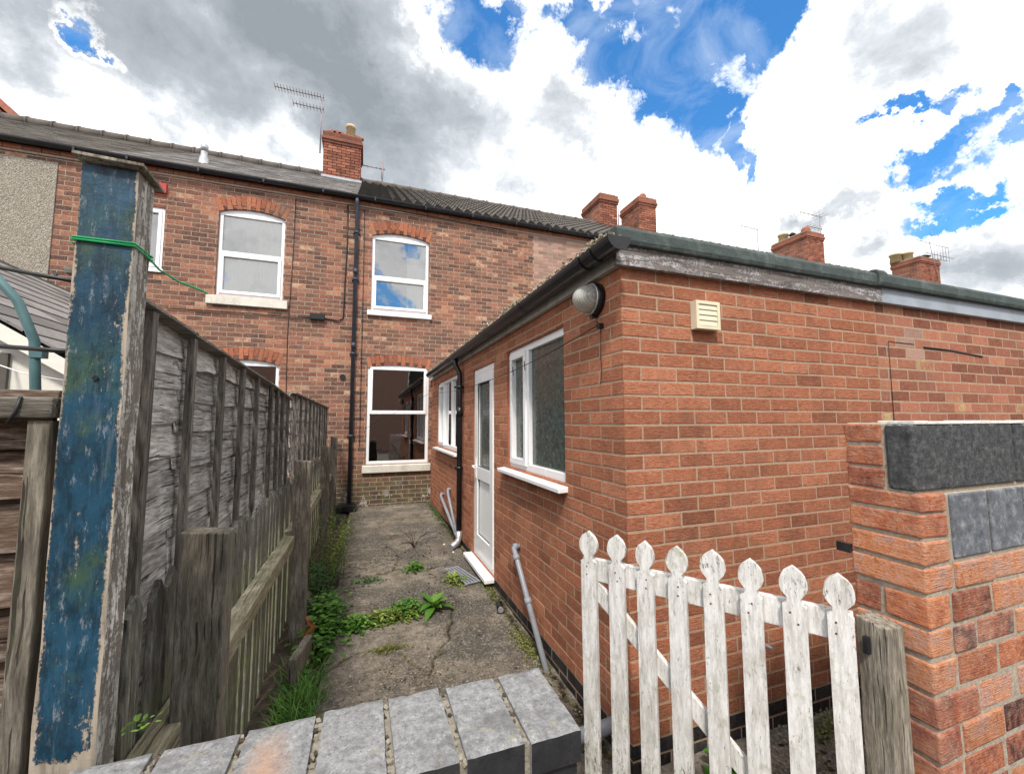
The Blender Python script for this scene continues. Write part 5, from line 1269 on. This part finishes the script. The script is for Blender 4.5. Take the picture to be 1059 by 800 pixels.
# net curtains
def curtain(u0, u1, z0, z1, label, d=-.125):
    mb = MB(); n = 60
    for i in range(n):
        a, b = u0 + (u1 - u0) * i / n, u0 + (u1 - u0) * (i + 1) / n
        f_ = lambda u: d + .012 * math.sin(u * 70) + .006 * math.sin(u * 31)
        mb.face([PT(a, f_(a), z0), PT(b, f_(b), z0), PT(b, f_(b), z1), PT(a, f_(a), z1)], 0, None, True)
    tag(mb.build('net_curtain', 'curtain'), label, 'curtain')
curtain(-3.64, -2.67, 3.8, 5.35, 'pleated net curtain filling the upper window left of the tall downpipe')
curtain(-.5, -.12, 3.76, 5.3, 'white curtain at the right side of the window reflecting blue sky')

# ------------------------------------------------------------------ world
BL = [('B', -0.398, 0.729, 0.557, 44.43, 7.1, 21.59, -7.42, 18.94, -31.01), ('B', 0.187, 0.669, 0.72, 8.92, -3.19, -0.04, 2.44, 8.6, -9.31), ('B', 0.531, 0.532, 0.659, 6.7, -5.91, -1.39, 5.34, 3.36, -7.77), ('B', 0.414, 0.58, 0.702, 8.51, -2.84, -3.38, -1.08, 23.17, -19.2), ('B', 0.655, 0.527, 0.541, 25.28, -22.44, -9.66, 4.43, 4.4, -10.58), ('B', 0.543, 0.585, 0.603, 11.58, -6.73, -4.74, 7.86, 21.46, -28.74), ('B', 0.794, 0.376, 0.477, 6.9, -15.3, -0.47, 32.64, 1.83, -56.89), ('B', 0.871, 0.326, 0.366, 5.84, -14.84, -2.02, 20.49, 3.36, -53.13), ('B', 0.84, 0.277, 0.467, 13.93, -39.47, -2.68, 44.56, 0.2, -81.33), ('B', 0.879, 0.343, 0.33, 9.06, -20.88, -3.97, 26.14, 7.74, -79.26), ('G', -0.091, 0.749, 0.656, 4.74, 0.2, -0.33, -2.54, 3.6, -5.22), ('G', -0.227, 0.714, 0.662, 3.18, -0.4, 0.76, -2.74, 12.58, -15.25), ('G', -0.458, 0.731, 0.506, 18.76, 4.33, 9.75, -4.63, 10.51, -20.35), ('G', 0.372, 0.709, 0.6, 9.19, -4.66, -1.02, 3.8, 7.82, -12.43), ('G', 0.309, 0.794, 0.523, 11.05, -4.64, -0.44, 4.66, 12.45, -22.63), ('G', 0.74, 0.381, 0.555, 5.75, -12.52, 0.02, 8.38, 0.0, -12.07), ('G', 0.789, 0.481, 0.383, 5.35, -9.23, -0.74, 16.65, 4.41, -41.08), ('G', 0.903, 0.359, 0.237, 6.51, -14.83, -4.44, 3.8, 3.05, -21.19), ('G', -0.462, 0.761, 0.457, 27.85, 8.05, 13.65, -7.42, 17.88, -38.38), ('G', 0.012, 0.85, 0.526, 20.35, -2.6, 2.8, 0.94, 14.19, -23.91), ('G', 0.834, 0.449, 0.322, 8.12, -13.01, -4.43, 9.81, 8.04, -38.16), ('W', -0.147, 0.856, 0.495, 9.25, -0.11, 1.93, -0.75, 9.13, -17.01), ('W', 0.074, 0.733, 0.676, 13.47, -3.27, 1.33, 1.45, 10.88, -12.7), ('W', 0.733, 0.453, 0.508, 7.73, -8.78, -4.32, 3.89, 3.17, -9.44), ('W', -0.402, 0.783, 0.474, 9.19, 1.82, 3.74, -2.65, 7.67, -15.98), ('W', 0.477, 0.757, 0.446, 4.57, -3.11, -0.73, 2.44, 4.4, -11.2), ('W', 0.683, 0.59, 0.43, 4.63, -4.95, -1.73, 3.66, 4.01, -12.48), ('B', 0.591, 0.551, 0.589, 8.52, -6.85, -2.98, 5.99, 6.64, -13.06), ('B', 0.215, 0.642, 0.736, 10.85, -4.1, -0.27, 6.18, 18.67, -18.78), ('B', 0.833, 0.362, 0.419, 4.75, -13.46, 0.99, 14.46, -0.78, -29.25), ('B', 0.847, 0.281, 0.45, 8.04, -24.16, -1.15, 21.07, -0.18, -40.66), ('B', 0.878, 0.342, 0.334, 6.17, -15.18, -2.18, 17.89, 3.96, -52.61), ('B', 0.685, 0.539, 0.49, 33.58, -32.05, -12.71, 5.78, 5.71, -15.4), ('B', 0.444, 0.595, 0.669, 9.8, -3.49, -4.14, -0.49, 12.83, -11.83), ('B', 0.615, 0.441, 0.654, 13.18, -10.67, -5.96, 5.84, 5.15, -9.73), ('G', -0.3, 0.757, 0.58, 4.08, 0.43, 0.68, -2.72, 4.55, -8.22), ('G', 0.73, 0.434, 0.528, 7.28, -12.71, -0.57, 8.29, 0.95, -13.19)]
w = bpy.data.worlds.new('World'); scene.world = w; w.use_nodes = True
nt = w.node_tree; nt.nodes.clear()
SUN_EL, SUN_AZ = 54, 202   # azimuth clockwise from +Y
class WN(NT):
    def __init__(s, t): s.t = t; s.tc = t.nodes.new('ShaderNodeTexCoord')
W_ = WN(nt)
gen = W_.tc.outputs['Generated']
sky = W_.n('ShaderNodeTexSky', sky_type='NISHITA'); sky.sun_disc = False; sky.sun_elevation = R(SUN_EL); sky.sun_rotation = R(SUN_AZ); sky.air_density = 1.0; sky.dust_density = .6
def vm(op, a, b=None):
    nd = W_.n('ShaderNodeVectorMath', operation=op); W_.setin(nd, 0, a)
    if b is not None: W_.setin(nd, 1, b)
    return nd.outputs['Value'] if op in ('DOT_PRODUCT', 'LENGTH') else nd.outputs[0]
# domain warp: the cloud banks are blobs in direction space, broken up by noise
wn = W_.n('ShaderNodeTexNoise'); wn.inputs['Scale'].default_value = 4.5; wn.inputs['Detail'].default_value = 9; wn.inputs['Roughness'].default_value = .66; W_.link(gen, wn.inputs['Vector'])
warp = vm('ADD', gen, vm('MULTIPLY', vm('SUBTRACT', wn.outputs['Color'], (.5, .5, .5)), (.34, .34, .34)))
WT = {('G', 0): 1.15, ('G', 1): .95, ('G', 2): .7, ('G', 3): .62, ('G', 4): .5, ('G', 5): .75, ('G', 6): .7, ('G', 7): .6, ('G', 8): .5, ('G', 9): .5, ('G', 10): .5, ('G', 11): .85, ('G', 12): .7}
fields = {}; cnt = {'B': 0, 'G': 0, 'W': 0}
for k in 'BGW':
    acc = None
    for b in BL:
        if b[0] != k: continue
        wt = WT.get((k, cnt[k]), 1.); cnt[k] += 1
        d = vm('SUBTRACT', warp, tuple(b[1:4])); p = vm('DOT_PRODUCT', d, tuple(b[4:7])); q = vm('DOT_PRODUCT', d, tuple(b[7:10]))
        e = W_.math('EXPONENT', W_.math('MULTIPLY', W_.math('ADD', W_.math('MULTIPLY', p, p), W_.math('MULTIPLY', q, q)), -.55))
        if wt != 1: e = W_.math('MULTIPLY', e, wt)
        acc = e if acc is None else W_.math('MAXIMUM', acc, e)
    fields[k] = acc
n1 = W_.noise(3.2, 10, .66, gen, .4); n2 = W_.noise(11, 9, .7, gen, .3); n3 = W_.noise(2.1, 6, .6, W_.mapv((1, 1, 1.6), gen, (4, 2, 1)), .3)
n4 = W_.noise(6, 8, .6, W_.mapv((1, 1, 1.8), gen, (1, 7, 3)), .8)
back = W_.rng(W_.sep(gen, 1), -.15, .15, 1, 0)
bf = W_.math('ADD', fields['B'], W_.math('MULTIPLY', W_.math('SUBTRACT', n2, .5), 1.1))
bf = W_.math('SUBTRACT', bf, W_.math('MULTIPLY', fields['W'], .3))
bf = W_.math('ADD', bf, W_.math('MULTIPLY', back, W_.rng(n1, .47, .62, 0, .8)))
blue = W_.rng(bf, .47, .74)
gf = W_.math('ADD', fields['G'], W_.math('MULTIPLY', W_.math('SUBTRACT', n1, .5), 1.2))
gf = W_.math('ADD', gf, W_.math('MULTIPLY', W_.math('SUBTRACT', n4, .46), .9))
gf = W_.math('ADD', gf, W_.math('MULTIPLY', back, W_.rng(n3, .35, .7, -.3, .2)))
gf = W_.math('SUBTRACT', gf, W_.math('MULTIPLY', fields['W'], .35))
gf = W_.math('ADD', W_.math('MULTIPLY', gf, .72), W_.math('MULTIPLY', W_.math('SUBTRACT', n2, .5), .35))
cloud = W_.ramp(gf, [(.03, (13, 13, 13)), (.15, (9.3, 9.4, 9.6)), (.28, (6.4, 6.75, 7.1)), (.46, (4.2, 4.55, 4.9)), (.8, (2.6, 2.9, 3.2))])
skyc = W_.mix(1, sky.outputs[0], (.6, 1.45, 2.05), 'MULTIPLY')
skyc = W_.mix(W_.rng(n4, .45, .78, 0, .45), skyc, (7, 8, 9))
# sunlit cumulus rims where cloud meets blue
rim = W_.math('MULTIPLY', W_.math('MULTIPLY', W_.rng(bf, .18, .46), W_.rng(bf, .5, .62, 1, 0)), W_.rng(gf, .3, .7, 1, .25))
cloud = W_.mix(W_.math('MULTIPLY', rim, .8), cloud, (13, 13, 13))
col = W_.mix(blue, cloud, skyc)
bg = W_.n('ShaderNodeBackground'); W_.link(col, bg.inputs[0]); bg.inputs[1].default_value = .1
wo = W_.n('ShaderNodeOutputWorld'); W_.link(bg.outputs[0], wo.inputs[0])
w.cycles.sampling_method = 'MANUAL'; w.cycles.sample_map_resolution = 512

sd = bpy.data.lights.new('sun', 'SUN'); sd.energy = 3.2; sd.angle = R(7); sd.color = (1, .92, .82)
so = bpy.data.objects.new('sun', sd); COL.objects.link(so)
az = R(SUN_AZ); el = R(SUN_EL); sv = Vector((math.sin(az) * math.cos(el), math.cos(az) * math.cos(el), math.sin(el)))
so.rotation_euler = sv.to_track_quat('Z', 'Y').to_euler(); so.location = sv * 30

# ------------------------------------------------------------------ camera
cd = bpy.data.cameras.new('camera'); cam = bpy.data.objects.new('camera', cd); COL.objects.link(cam)
cd.sensor_fit = 'HORIZONTAL'; cd.sensor_width = 36; cd.lens = 14.4877; cd.clip_start = .02; cd.clip_end = 1500
m = Matrix(((.94166, -.0247, -.33567), (-.33656, -.0794, -.93831), (-.00348, .99654, -.08308))).to_4x4(); m.translation = (-1.2295, -1.7624, 1.65)
cam.matrix_world = m; scene.camera = cam
vs = scene.view_settings; vs.view_transform = 'Standard'; vs.look = 'None'; vs.exposure = .4; vs.gamma = 1; vs.use_curve_mapping = False
scene.cycles.max_bounces = 6; scene.cycles.use_denoising = True
